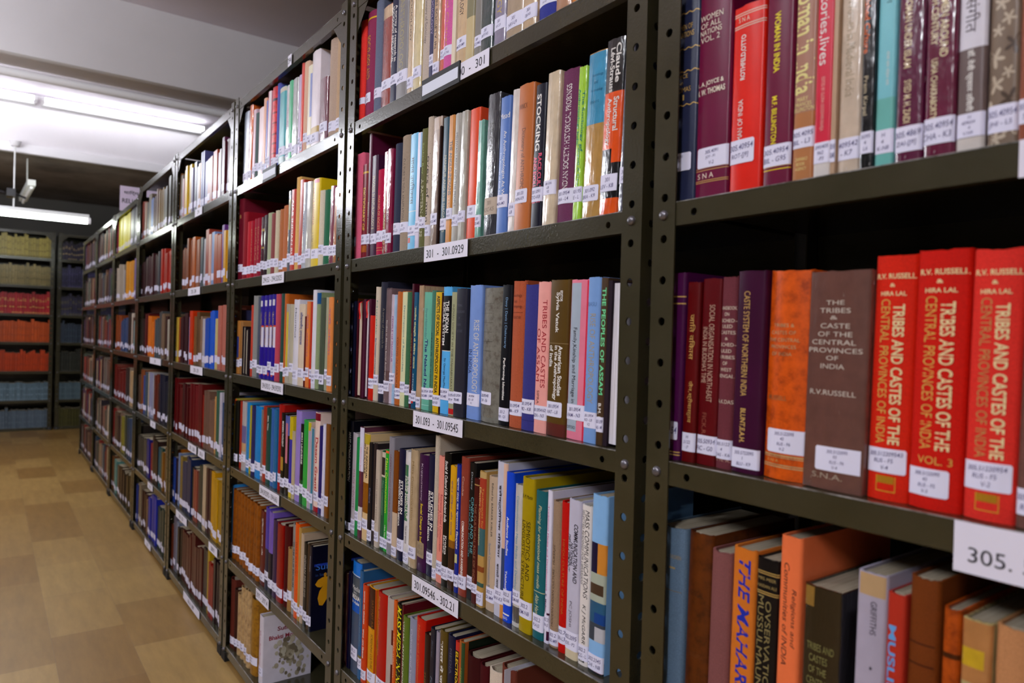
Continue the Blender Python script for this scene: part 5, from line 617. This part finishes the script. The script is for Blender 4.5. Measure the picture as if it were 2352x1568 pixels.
def bolt_mesh():
    mb = MB(); n = 14; prof = [(.0062, 0), (.0062, .0012), (.0052, .003), (.003, .0042), (.0006, .0046)]
    vs = [(rr*math.cos(2*PI*i/n), -d, rr*math.sin(2*PI*i/n)) for rr, d in prof for i in range(n)]
    fs = [(k*n+i, k*n+(i+1) % n, (k+1)*n+(i+1) % n, (k+1)*n+i) for k in range(len(prof)-1) for i in range(n)]+[tuple((len(prof)-1)*n+i for i in range(n))]
    return mb.add(vs, fs)
def shelf_mesh(W_):
    """origin at the front left end of the shelf's top; folded lips front and back"""
    mb = MB(); L = .0285; t = .0012; e = .0016
    mb.box(.003, e, -t, W_-.003, RD-.006, 0)
    hx_ = [(.062, -.0145), (W_-.062, -.0145)]
    # front lip: three pieces, holes near both ends
    holes_plate(mb, -.105, -.02, .003, .12, [(-.055, .062)], .0048, lambda u, v, d: (v, e+d, u+.0425-.0015+.0-.0), .0012) if False else None
    for a, b, hxx in ((.003, .1, .062), (W_-.1, W_-.003, W_-.062)):
        holes_plate(mb, -L, 0, a, b, [(-.0150, hxx)], .0045, lambda u, v, d: (v, e+d, u), .0012)
    mb.box(.1, e, -L, W_-.1, e+.0012, 0)
    mb.box(.003, e+.0012, -L, W_-.003, e+.013, -L+.0012)
    mb.box(.003, RD-.0075, -L, W_-.003, RD-.0063, 0)
    mb.box(.003, e-.0002, -.0008, W_-.003, e+.0016, .0002, mi=1)  # pale strip: wear plus a painted highlight along the lip's top edge
    return mb
MESH = {}
def mesh_obj(key, maker, name, mat, parent, loc, smooth=None):
    if key not in MESH:
        o = maker().build(name, mat, None, smooth); MESH[key] = o.data
    else:
        o = bpy.data.objects.new(name, MESH[key]); C.objects.link(o)
    o.parent = parent; o.location = loc; return o
def tag_sheet(parent, text, x, w_, z0=-.0005, hh=.030):
    mb = MB(); wh = hx('e4e0f0')
    mb.box(x, -.0018, z0-hh, x+w_, -.0012, z0, wh)
    a = TXT[(text, '')][2]; th = hh*.5; tw = min(w_*.86, th*a*1.05)
    cx = x+w_*.49; cz = z0-hh*.52
    if text.startswith('305.'): cx, tw, th, cz = x+.0345, .047, .0125, z0-hh*.62
    put_text(mb, text, '', lambda u, v: (cx+(u-.5)*tw, -.0021, cz+(v-.5)*th), hx('1a1a24'))
    return mb.build('shelf_tag', M['label'], parent)
def frame_tag(parent, x, w_):
    mb = MB(); bl = (.01, .01, .012, 1)
    mb.box(x, -.0045, -.034, x+w_, -.0012, .004, bl)
    mb.box(x+.004, -.0052, -.026, x+w_-.004, -.0044, -.006, hx('d8dcec'))
    return mb.build('label_holder', M['label'], parent)
def rack(xc0, yfront, levels, label, W_, rz=0, loc=None, tags=None, frames=(), top=None):
    ht = top or levels[0]+.012
    R_ = empty('metal_book_rack', loc or (xc0, yfront, 0), rz)
    tag(R_, label, 'bookcase', 'olive steel book racks')
    for s, xx in ((1, 0.), (-1, W_)):
        p = mesh_obj(('post', s, ht), lambda: post_mesh(s, ht), 'post', M['metal'], R_, (xx, 0, 0))
        for z in levels:
            mesh_obj('bolt', bolt_mesh, 'bolt', M['bolt'], p, (s*PW*.5, 0, z-.0145), 40)
        mesh_obj('foot', lambda: MB().box(-.022, -.003, 0, .022, .042, .03), 'rubber_foot', M['rubber'], p, (s*PW*.5, 0, 0))
        g = MB(); zt = levels[0]-.0285
        g.add([(s*PW, .0025, zt+.026), (s*PW, .0025, zt-.055), (s*(PW+.055), .0025, zt+.0005), (s*(PW+.055), .0025, zt+.026)], [(0, 1, 2, 3)] if s > 0 else [(3, 2, 1, 0)])
        g.add([(s*PW, .0035, zt+.026), (s*PW, .0035, zt-.055), (s*(PW+.055), .0035, zt+.0005), (s*(PW+.055), .0035, zt+.026)], [(0, 1, 2, 3)] if s < 0 else [(3, 2, 1, 0)])
        go = g.build('gusset_plate', M['metal'], p)
        q = mesh_obj(('rpost', s, ht), lambda: plain_post(s, ht), 'post', M['metal'], R_, (xx, RD, 0))
    bp = MB().box(.003, RD-.0048, .03, W_-.003, RD-.0034, ht-.01).build('back_panel', M['metal'], R_)
    for i, z in enumerate(levels):
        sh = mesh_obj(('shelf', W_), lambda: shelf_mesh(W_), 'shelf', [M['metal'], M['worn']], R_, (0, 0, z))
        for (tx, x, w_) in (tags or {}).get(i, []): tag_sheet(sh, tx, x-xc0, w_, *((-.0005, .03) if tx != '305. 5' else (.0, .042)))
        for (li, x, w_) in frames:
            if li == i: frame_tag(sh, x-xc0, w_)
    return R_
UW = PIT-.019
RL = ['olive steel rack nearest the camera holding the thick maroon and red volumes',
      'second olive rack from the right, tagged 301 to 302.21 on its shelves',
      'third olive rack from the right, with the white Bhakti book low down',
      'fourth olive rack from the right, with a row of dark red books',
      'fifth olive rack from the right, its top against the bright lit beam',
      'sixth olive rack from the right, under the paper RELIGION sign',
      'seventh olive rack from the right, beyond the RELIGION sign rack',
      'last olive rack of the long row, beside the dark end shelves']
RACKS = []
for bnum in range(8):
    lv = list(LV)
    if bnum >= 5: lv[0] -= .035
    tg = {i: [q for q in TAGS.get((bnum, i), [])] for i in range(7)}
    fr = {1: [(1, -1.207, .135)], 2: [(1, -2.185, .125)]}.get(bnum, [])
    RACKS.append(rack(xl(bnum), 0, lv, RL[bnum], UW, tags=tg, frames=fr))
LVB = [2.09, 1.82, 1.525, 1.225, .93, .625, .32, .03]
XB = -9.03
RACKS.append(rack(0, 0, LVB, 'dark rack across the aisle end holding gold, red and orange bound sets', UW, PI/2, (XB, -.10-UW, 0)))
RACKS.append(rack(0, 0, LVB, 'dark rack across the aisle end, partly hidden behind the long row', UW, PI/2, (XB, -.07, 0)))

# ================================================================== books
def spine_fn(t, h, fin, y0):
    rr = min(.0035, t*.22)
    def S(u):
        d = min(u, 1-u)*t
        if fin in 'cl' and t > .014: y = (.13*t)*(2*u-1)**2
        elif t > .02: y = (.05*t)*(2*u-1)**2
        else: y = 0
        if d < rr: y += rr*(1-math.sqrt(max(0, 1-((rr-d)/rr)**2)))
        return y0+y
    return S, rr
SUFI_BODY = [(.42, .93), (.5, .96), (.56, .93), (.56, .88), (.52, .85), (.62, .82), (.74, .74), (.86, .9), (.92, .98), (.96, .94), (.84, .7), (.74, .64), (.64, .7), (.62, .6), (.8, .45), (.95, .3), (.9, .05), (.8, .02), (.76, .25), (.6, .2), (.4, .02), (.25, .05), (.18, .25), (.25, .45), (.4, .58), (.3, .55), (.15, .58), (.05, .66), (.18, .78), (.36, .83), (.46, .84), (.42, .88)]
PAGE = hx('a69a86')
BSHELF = {(0, 2): 'books on the nearest rack', (0, 3): 'books on the nearest rack', (0, 4): 'books on the nearest rack'}
rnd = random.Random(11)
def make_book(bay, lev, x0, t, h, dy, lean, fin, col, lab, call, texts, bands, ex, label):
    zs = LV[lev]+.0002
    R_ = empty('book', (x0, YS+dy, zs)); R_.rotation_euler = (0, math.atan(lean), 0)
    if lean > 0: R_.location.z += t*lean
    tag(R_, label, 'book', 'books on the %s rack' % ('nearest', 'second', 'third')[bay])
    gn = gain_of(bay, lev)
    def hg(s_):
        q_ = [max(.25*v, v-.008)*gn for v in hx(s_)[:3]]; mx = max(q_)
        if mx > .85: q_ = [v*.85/mx for v in q_]
        return tuple(q_)+(1.0,)
    D = min(.68*h+.012, .26); S, rr = spine_fn(t, h, fin, 0); c = hg(col); bt = .0022 if t > .012 else .0012
    mb = MB()
    if fin == 'F':
        p0, p1 = ex.get('pu', (.16, .84)); pg = hx(ex.get('pg', 'd8ccb4'))
        for a, b_ in ((0, p0), (p1, 1)):
            if (b_-a)*t > .0006: mb.box(a*t, 0, 0, b_*t, D, h, c)
        mb.box(p0*t, D-.003, 0, p1*t, D, h, c)
        mb.build('cover', M['c'], R_)
        MB().box(p0*t+.0002, .004, .0035, p1*t-.0002, D-.004, h-.0035, pg).build('page_block', M['page'], R_)
        if 'rib' in ex:
            rb = MB(); cx = (p0+p1)/2*t; w2 = .004
            pts = [(.03, h-.0025), (.004, h-.002), (-.003, h-.006), (-.005, h-.02), (-.004, h-.034), (-.006, h-.042)]
            for (ya, za), (yb, zb) in zip(pts, pts[1:]):
                k = .006*(pts.index((ya, za)))-.008
                rb.add([(cx-w2+k*.5, ya, za), (cx+w2+k*.5, ya, za), (cx+w2+k*.5+.003, yb, zb), (cx-w2+k*.5+.003, yb, zb)], [(0, 1, 2, 3)], hx('c8201c'))
            rb.build('ribbon_marker', M['c'], R_)
        return R_
    us = [0, .02, .05, .1, .2, .35, .5, .65, .8, .9, .95, .98, 1]
    us = sorted(set([0, 1]+[rr/t*k for k in (.08, .3, .65, 1)]+[1-rr/t*k for k in (.08, .3, .65, 1)]+[.3, .4, .5, .6, .7]))
    outer = [(0, D)]+[(u*t, S(u)) for u in us]+[(t, D)]
    inner = [(bt, D)]+[(bt+u*(t-2*bt), S(u)+bt) for u in us]+[(t-bt, D)]
    n = len(outer)
    wob = [0]+[rnd.uniform(-.0009, .0006)-(.0008 if fin in 'cl' and .1 < u < .9 else 0) for u in us]+[0]
    vs = [(x, y, 0) for x, y in outer]+[(x, y, h+wv) for (x, y), wv in zip(outer, wob)]+[(x, y, 0) for x, y in inner]+[(x, y, h+wv) for (x, y), wv in zip(inner, wob)]
    fs = []
    for k in range(n-1):
        fs += [(k, k+1, n+k+1, n+k), (2*n+k+1, 2*n+k, 3*n+k, 3*n+k+1), (n+k, n+k+1, 3*n+k+1, 3*n+k), (k+1, k, 2*n+k, 2*n+k+1)]
    fs += [(n, 3*n, 2*n, 0), (2*n-1, n-1, 3*n-1, 4*n-1)]
    mb.add(vs, fs, c)
    if 'sidecol' in ex: mb.box(t-.0001, .01, .0005, t+.0002, D-.001, h-.0005, hg(ex['sidecol']))
    # printed bands, panels and lettering, laid on the spine's surface
    lay = 0
    for bd in bands:
        if bd[0] == 'blob':
            br_ = random.Random(5); k4 = 0
            for row in range(9):
                for cx, cz in ((br_.uniform(.15, .4)*t, h*(.04+.1*row)), (br_.uniform(.6, .85)*t, h*(.08+.1*row))):
                    R = br_.uniform(.005, .009); ph = br_.uniform(0, 6); k4 += 1
                    pts = []
                    for k in range(36):
                        q = 2*PI*k/36; rad = R*(.62+.38*math.cos(5*q+ph))
                        pts.append((min(t*.985, max(t*.015, cx+rad*math.cos(q))), min(h-.001, max(.001, cz+rad*math.sin(q)*1.15))))
                    mb.add([(x, S(x/t)-.00025, z) for x, z in pts]+[(cx, S(cx/t)-.00025, cz)], [(36, (k+1) % 36, k) for k in range(36)], hg('c0b09c' if k4 % 4 else '4c3e34'))
            continue
        v0, v1, bc = bd[:3]; a, b_ = (bd[3], bd[4]) if len(bd) > 3 else (0, 1); a = max(a, .004); b_ = min(b_, .996)
        e = .00012+.00006*lay; lay += 1
        uu = sorted(set([a, b_]+[u for u in us if a < u < b_]))
        if len(bd) > 5: uu = [a+(b_-a)*i/40 for i in range(41)]
        wv = (lambda u: .0009*math.sin(u*30)) if len(bd) > 5 else (lambda u: 0)
        vs = [(u*t, S(u)-e, h*(1-v)+wv(u)) for v in (v1, v0) for u in uu]; k = len(uu)
        if v0 <= 0: vs = [(x, y, z-.0012 if z >= h-1e-6 else z) for x, y, z in vs]
        mb.add(vs, [(i, i+1, k+i+1, k+i) for i in range(k-1)], hg(bc))
    e = .00022+.00006*lay
    for q in texts:
        d, a, b_, v0, v1, tc, s = q[:7]
        st = q[7] if len(q) > 7 else ''
        if d == 'd': fn = lambda p, r: (lambda u: (u*t, S(min(1, max(0, u)))-e, h*(1-(v0+(v1-v0)*p))))(a+(b_-a)*r)
        elif d == 'u': fn = lambda p, r: (lambda u: (u*t, S(min(1, max(0, u)))-e, h*(1-(v1-(v1-v0)*p))))(b_-(b_-a)*r)
        else: fn = lambda p, r: (lambda u: (u*t, S(min(1, max(0, u)))-e, h*(1-(v1-(v1-v0)*r))))(a+(b_-a)*p)
        put_text(mb, s, st, fn, hx(tc))
    if 'side' in ex:
        s, sc = ex['side']; w_ = .085
        put_text(mb, s, '', lambda p, r: (t+.0005, .03+w_*p, h-.062+.02*r), hx(sc))
        if s == 'KTR':
            put_text(mb, s, '', lambda p, r: (t+.0005, .03+w_*p, h-.095+.02*r), hx('302c30')); put_text(mb, s, '', lambda p, r: (t+.0005, .03+w_*p, h-.128+.02*r), hx(sc))
    if 'sufi' in ex:
        mb.add([(t+.0004, .008+.06*u, .06+.09*v) for u, v in SUFI_BODY], [tuple(range(len(SUFI_BODY)))], hx('d89818'))
        put_text(mb, 'Sufis', '', lambda p, r: (t+.0004, .012+.05*p, h-.062+.016*r), hx('4078d0'))
        put_text(mb, 'in South Asia', '', lambda p, r: (t+.0004, .012+.055*p, h-.078+.007*r), hx('34508c'))
        mb.box(t, .008, .165, t+.0004, D-.004, .171, hx('2038a0'))
    if 'bhakti' in ex:
        put_text(mb, 'Sufis and', 'b', lambda p, r: (t+.0004, .045+.075*p, h-.05+.013*r), hx('8c2030'))
        put_text(mb, 'Bhakti Movement', 'b', lambda p, r: (t+.0004, .02+.125*p, h-.075+.013*r), hx('98283c'))
        br_ = random.Random(3)
        for i in range(90):
            cy, cz, ra = br_.gauss(.085, .022), br_.gauss(.078, .026), br_.uniform(.002, .009)
            mb.add([(t+.0004+i*1e-5, cy+ra*math.cos(k*PI/6), max(.005, cz+ra*1.2*math.sin(k*PI/6))) for k in range(12)], [tuple(range(12))], hx(br_.choice(['b0a48c', '9c9078', 'c4bca8', '8c8068', 'a89c84', 'bcb29c', '786c58'])))
    mb.build('cover', M[fin], R_, 40)
    hard = fin in 'cl' or t > .02
    ins = .0028 if hard else .0008
    MB().box(bt+.0002, S(0)+bt+.003, ins, t-bt-.0002, D-ins, h-ins, PAGE if 'pg' not in ex else hx(ex['pg'])).build('page_block', M['page'], R_)
    if lab:
        z0, z1, a, b_ = lab; lb = MB(); e2 = e+.0003; pc = hx(ex.get('lc', 'e2e0f6'))
        a = max(a, .004); b_ = min(b_, .996); cr = min(.0016, (z1-z0)*.12)/max(t, .004)
        uu = sorted(set([a, b_, a+cr if a > .05 else a, b_-cr if b_ < .95 else b_]+[u for u in us if a < u < b_])); k = len(uu)
        up_ = [z1-(.0016 if (i == 0 and a > .05) or (i == k-1 and b_ < .95) else 0) for i in range(k)]
        lo_ = [z0+(.0016 if (i == 0 and a > .05) or (i == k-1 and b_ < .95) else 0) for i in range(k)]
        lb.add([(u*t, S(u)-e2, z) for u, z in zip(uu, lo_)]+[(u*t, S(u)-e2, z) for u, z in zip(uu, up_)], [(i, i+1, k+i+1, k+i) for i in range(k-1)], pc)
        nl = len(call); tw = (b_-a)*t; rh = (z1-z0)/(nl+.6)
        for i, s in enumerate(call):
            asp = TXT[(s, 'w')][2]; ww = min(tw*.92, rh*.62*asp*.9); hh = rh*.62 if len(s) > 1 else rh*.6
            cx = (a+b_)/2*t-(tw*.04 if i % 2 else 0); cz = z1-rh*(i+.8)
            sl = .05
            put_text(lb, s, 'w', lambda p, r: (lambda X: (X, S(min(1, max(0, X/t)))-e2-.0002, cz+(r-.5)*hh+(p-.5)*sl*ww))(cx+(p-.5)*ww), INK if ex.get('lc') is None else hx('7c6e60'))
        lb.build('call_number_label', M['label'], R_)
    return R_
for B in BOOKS: make_book(*B)
# loose slip of white paper sticking out of the rust brown book on the lowest visible shelf
for B in BOOKS:
    if 'slip' in B[13]:
        x0, t, h = B[2:5]; z = LV[B[1]]+h
        sp = MB(); sp.box(x0+t*.78, .004, z-.03, x0+t*.78+.0004, .075, z+.004, hx('e0dcec'))
        tag(sp.build('paper_slip', M['label']), 'white paper slip sticking up from the rust brown book', 'paper')

# ================================================================== the many distant books
def far_books():
    mb = MB(); q = random.Random(21); LABC = hx('e0dcf4')
    def bk(fn, t, h, D, c, lab=True, y=.0, page=hx('b8a88c')):
        r_ = min(.002, t*.2)
        prof = [(0, r_), (r_, 0), (t-r_, 0), (t, r_), (t, D), (0, D)]
        vs = [fn(a, b_+y, z) for z in (0, h) for a, b_ in prof]; n = 6
        mb.add(vs, [(i, (i+1) % n, n+(i+1) % n, n+i) for i in range(n)]+[tuple(range(n-1, -1, -1))], c)
        mb.add([fn(a, b_+y, h) for a, b_ in prof], [tuple(range(n))], c)
        mb.add([fn(a, b_, h+.0003) for a, b_ in ((.002, y+.008), (t-.002, y+.008), (t-.002, y+D-.004), (.002, y+D-.004))], [(0, 1, 2, 3)], page)
        if lab:
            z0 = q.uniform(.012, .028)
            mb.add([fn(a, y-.0004, z) for a, z in ((.0006, z0), (t-.0006, z0), (t-.0006, z0+.026), (.0006, z0+.026))], [(0, 1, 2, 3)], LABC)
    ROWS = {
     (3, 1): 'c0894a:.7 b0a8a0:.8 c8a0a8:.6 e0b828:1.5 6a6080:.8 50586a:1 d8d8e8:.9 a8704a:.8 60609a:1.2 58588c:1 a84830:1.7 7a6080:.7 e0dce0:.5 5a2848:.7 4a1020:2',
     (3, 2): '-:2 8a4418:2 c06020:1 a06850:1.1 4a545c:1.2 c8c8d0:1 a04030:1 e0b0a0:.7 90b0e8:.9 b04818:1 a84010:1.1 6a3a88:.7 d09820:1.2 c8c8c8:.8 a83838:.6 d8c8a8:.5',
     (3, 3): 'c8a840:.9 a01818:1.1 3a1018:1.6 b0a8d8:.9 d83808:1.1 7a5830:1 6c4c28:1 705030:.9 a08068:.6 dcd4dc:.9 1c5cd8:1.7 d8c880:1 c07060:1.8 3c3c60:.8',
     (3, 4): '6a0a10:1.2 5a080c:1.2 6a0c10:1.1 3c2018:.8 4a0810:1.2 52080c:1.2 6a0810:1.6 701010:1.2 a01804:.8 7a5848:1.6 c89050:.5 3a7058:1.2 d8d0e0:.5 284878:1.4',
     (3, 5): '2848a0:.8 2a1010:1.1 7080a8:.5 8a7028:.9 142450:1.5 101018:.9 8a4030:1 5a3030:.9 24302c:.9 c0a888:.8 4c2c28:1.2 c89008:1 d09a08:1 b88a10:1 7a3068:1 d8b8a8:.6',
     (3, 6): '6a2c18:.8 787080:.8 8088a0:.8 201008:1.2 4a1410:1.2 501812:1.1 5c1a14:1 481210:1.1 4a1410:1.1 541814:1 382c28:1.2 c8a010:.5 8a0c08:1.2 200810:1.6',
     (4, 1): '8a3a28:1.2 b09078:.7 302828:.6 7a6a58:1.1 3868c0:1.1 5a2830:.9 8a6858:.8 b0a090:.6 8a6a28:1.3 4a4438:1.6',
     (4, 2): '3a1418:1.4 401820:1.3 4a2024:1.1 381418:1.3 3a2028:1 484850:1.2 b02818:1.4 4848a0:.7 50586a:1.3',
     (4, 3): '302820:1.3 3a1418:1 5a0c0c:1.2 d87018:1.4 50585c:1.3 484e50:1 8a7058:.8 3a1c18:1 b0a898:.5 203050:.7 3050a8:1.1',
     (4, 4): '5a4438:1.2 8a4820:1 3850a0:.7 485868:.8 c0b090:.9 9090b0:1.3 a8a8b0:.5 6a2818:1.2 4a2018:1 1c1c30:1.4',
     (4, 5): '4a443c:1.4 1c1c70:1 8a2418:.9 3a2418:1 2a1410:1 1c5060:.9 18403c:.7 8a5818:.9 6a5038:.8 d07010:1.1',
     (4, 6): '2c3878:1 4a2828:1 8a7860:1.1 3a1010:1.3 381412:1.1 8a6848:.6 1c2898:1.4 24342c:1.8',
     (5, 1): 'a03040:1 d8d030:1.4 7a4028:.7 606068:.8 6a6a74:.8 585860:.8 747078:.8 8a5050:.6 504c54:.8',
     (5, 2): 'b8a898:2 b0b0b8:.8 4a2838:.6 d89018:1.8 28304c:.8 9070b0:.7 7a3850:.7 4868b8:.9 3c3058:.8',
     (5, 3): '8a4018:1.4 304870:1.8 38302c:1 3c2c28:1 c8b8a8:.6 5a3830:.6 78a0a0:.8 88a8b0:.7 8a5858:.8 504038:.8',
     (5, 4): '6a1810:1.5 302420:1.2 8a7868:.8 b09068:.9 3a302c:.9 584438:1', (5, 5): '7a1c1c:1 584030:1 402c24:1 8a6858:.6 7c7420:1.1 4c4c38:.8 2c3c50:.9 3c5070:.9 302824:1.2', (5, 6): '684020:.7 609088:1 584c40:.9 443020:1 3c2c1c:1.3 443418:1.2 402c1c:1.2'}
    pal = 'c4a888 8a6850 6a4838 4a3028 3a2420 7a7068 5a5048 584058 8a3028 6a1c1c 384858 485848 a89070 302830'.split()
    def fill(bay, lev, xa, xb, seq=None):
        z = LV[lev]+.0003; cap = (LV[lev-1]-.0285-z)-.02
        items = []
        if seq:
            it = [s.split(':') for s in seq.split()]; tot = sum(float(b_) for _, b_ in it); rep = max(1, round((xb-xa)/(tot*.034)))
            for c_, b_ in it:
                for k in range(rep if c_ != '-' and float(b_) > 1.3 and rep > 1 else 1): items.append((c_, float(b_)))
            tot = sum(b_ for _, b_ in items); sc = (xb-xa)/tot
        else:
            s = 0; items = []
            while s < xb-xa: tt = q.uniform(.016, .042); items.append((q.choice(pal), tt)); s += tt
            sc = (xb-xa)/s
        x = xa; hb = q.uniform(.19, .215)
        for c_, b_ in items:
            t = b_*sc
            if c_ != '-':
                h = min(cap, hb+q.uniform(-.018, .035)); col = hx(c_); k = q.uniform(.62, .95)
                parts = max(1, round(t/.036)); tt = t/parts
                for j in range(parts):
                    X = x+j*tt; dy = YS+q.uniform(0, .008); hh = min(cap, h+q.uniform(-.006, .006))
                    bk(lambda a, b2, zz: (X+a, b2, z+zz), tt-.0006, hh, min(.2, hh*.7), tuple(min(.85, v*k) for v in col[:3])+(1,), q.random() < .92, dy)
            x += t
    for bay in range(3, 8):
        for lev in range(1, 7): fill(bay, lev, xl(bay)+.006, xr(bay)-.006, ROWS.get((bay, lev)))
    fill(0, 1, xl(0)+.006, xr(0)-.006); fill(0, 5, xl(0)+.006, xr(0)-.006); fill(0, 6, xl(0)+.006, xr(0)-.006); fill(1, 6, xl(1)+.006, xr(1)-.006)
    ends = {}
    for B in BOOKS: ends[(B[0], B[1])] = max(ends.get((B[0], B[1]), -99), B[2]+B[3])
    for lev in (2, 3, 4): fill(0, lev, ends[(0, lev)]+.012, xr(0)-.006)
    # bound sets on the two racks across the aisle's end
    sets = {1: ('a89848', '6a5c20', .2), 2: ('8a7a48', '5a4c24', .2), 3: ('a01820', 'c89048', .21), 4: ('b04408', '903408', .21), 5: ('a83408', '8a2c08', .19), 6: ('586c78', '788c98', .18), 7: ('505c68', '606c78', .18)}
    sets2 = {1: ('2c2438', 'a89068', .17), 2: ('2c2848', '484068', .2), 3: ('302c40', '605838', .2), 4: ('28303c', '384450', .2), 5: ('24241c', '34342c', .2), 6: ('485860', '586870', .18), 7: ('3c3818', '4c4820', .19)}
    for y0, ss in ((-.10-UW+.008, sets), (-.07+.008, sets2)):
        for lev, (c1, c2, hb) in ss.items():
            z = LVB[lev]+.0003; y = y0
            while y < y0+UW-.03:
                t = q.uniform(.016, .03); h = min(.24, hb+(q.random() < .18)*q.uniform(.02, .035)+q.uniform(-.006, .01)); c = hx(c1); k = q.uniform(.8, 1.2)
                Y = y
                fn = lambda a, b2, zz: (XB-b2, Y+a, z+zz)
                bk(fn, t-.0006, h, .16, tuple(min(.85, v*k) for v in c[:3])+(1,), False, YS)
                for v0, v1 in ((.03, .08), (.3, .36), (.62, .66), (.7, .74)):
                    if q.random() < .8: mb.add([fn(a, YS-.0004, zz*h) for a, zz in ((.003, v0), (t-.004, v0), (t-.004, v1), (.003, v1))], [(0, 1, 2, 3)], hx(c2))
                y += t
    o = mb.build('distant_books', M['g'])
    tag(o, 'hundreds of small distant books filling the farther racks and aisle end', 'books', None, 'stuff')
far_books()

# ================================================================== lights and ceiling things
def tube_light(x, y0, y1, z, strength, label, col=TUBE_COL, hang=0, group='fluorescent tube lights', body='white_metal', rods=(-.55, .55), back=0):
    R_ = empty('tube_light', (x, (y0+y1)/2, z)); tag(R_, label, 'ceiling light', group)
    L = (y1-y0)/2
    if back: MB().box(-.168, -L, -.02, -.1, L, .03).build('batten', M[body], R_)
    else: MB().box(-.015, -L, .032, .015, L, .062).build('batten', M[body], R_)
    for s in (-1, 1): MB().box(-.018 if not back else -.1, s*L-.012, -.016, .018, s*L+.012, .034 if not back else .016).build('lamp_holder', M['white_plastic'], R_)
    MB().tube((0, -L+.012, 0), (0, L-.012, 0), .016, 12).build('lamp_tube', emit_mat('tube_glow', col, strength), R_, 40)
    if hang:
        for s in rods: MB().tube((0, s*L, .06), (0, s*L, .06+hang), .006, 8).build('hanging_rod', M['white_metal'], R_)
        for s in rods: MB().tube((0, s*L, .05+hang-.03), (0, s*L, .06+hang), .03, 14, r1=.045).build('ceiling_rose', M['white_plastic'], R_, 40)
    return R_
tube_light(.6, -3.7, -2.45, 2.93, TUBE_NEAR, 'fluorescent tube light on the ceiling behind the camera')
tube_light(-1.2, -2.1, -.95, 2.42, TUBE_MID, 'hanging fluorescent tube light above the aisle by the second rack', hang=.535)
tube_light(-3.9, -2.1, -.95, 2.17, TUBE_MID, 'added unseen tube light hanging above the aisle by the fifth rack', hang=.785)  # fill lamp added out of view to light the nearer beam's face and underside
tube_light(-5.9, -1.95, -.78, 2.33, TUBE_BAY_ADDED, 'added unseen tube light hanging in the bright bay between the beams', hang=.625)  # added out of view to brighten the beams and put glare on shelf lips
tube_light(-7.03, -.33, .92, 2.955, TUBE_FAR, 'bright fluorescent tube light along the far ceiling beam', back=1)
tube_light(-7.03, -1.65, -.38, 2.955, TUBE_FAR, 'fluorescent tube light left of the bright beam tube', back=1)
tube_light(-7.1, -1.04, .02, 2.0, TUBE_PENDANT, 'hanging tube light in front of the end shelves', (.93, 1, .88), .535, rods=(0,))
# white trunking along the beams
t_ = MB().tube((-5.05, -4.95, 2.557), (-5.05, 2.55, 2.557), .027, 16).tube((-5.05, .093, 2.557), (-5.05, .099, 2.557), .0285, 16, (.2, .2, .2, 1)); tag(t_.build('cable_trunking', M['white_plastic']), 'white trunking along the lower edge of the nearer beam', 'cable trunking')
t_ = MB().box(-7.22, -4.95, 2.525, -7.17, 2.55, 2.598); tag(t_.build('cable_trunking', M['white_plastic']), 'white trunking along the bottom of the far beam', 'cable trunking')
# spare white batten hung along the aisle below the dark ceiling
R_ = empty('batten_light', (-7.75, -.40, 2.3), 0); R_.rotation_euler = (0, math.radians(-6), math.radians(4)); tag(R_, 'short white unlit batten hung at a slant under the dark ceiling', 'ceiling light')
MB().box(-.3, -.03, -.02, .3, .03, .03).build('batten', M['white_metal'], R_)
MB().tube((-.28, 0, -.035), (.28, 0, -.035), .013, 10).build('lamp_tube', M['white_plastic'], R_, 40)
MB().tube((0, 0, .03), (0, 0, .3), .006, 8).build('hanging_rod', M['white_metal'], R_)
jb = MB().box(-.07, -.03, -.03, .07, .03, .03).tube((-.02, -.04, 0), (.0, -.16, .03), .012, 8).tube((.0, .03, 0), (.02, .1, -.03), .009, 8)
o = jb.build('junction_box', M['black']); o.location = (-7.1, -.53, 2.17); tag(o, 'small dark junction box with cable ends on the hanging rod', 'junction box')
# paper sign standing on the sixth rack
sg = MB(); wh = hx('dccbe4')
zt = LV[0]-.035+.001
sg.box(-.001, 0, 0, .001, .30, .155, wh)
put_text(sg, 'धािर्मक', 'b', lambda p, r: (.0014, .022+.11*p, .1+.03*r), hx('4a4450'))
put_text(sg, 'RELIGION', 'b', lambda p, r: (.0014, .012+.15*p, .05+.028*r), hx('4a4450'))
o = sg.build('paper_sign', M['label']); o.location = (-5.06, -.012, zt); tag(o, 'pale pink paper sign reading RELIGION standing on a rack top', 'sign')
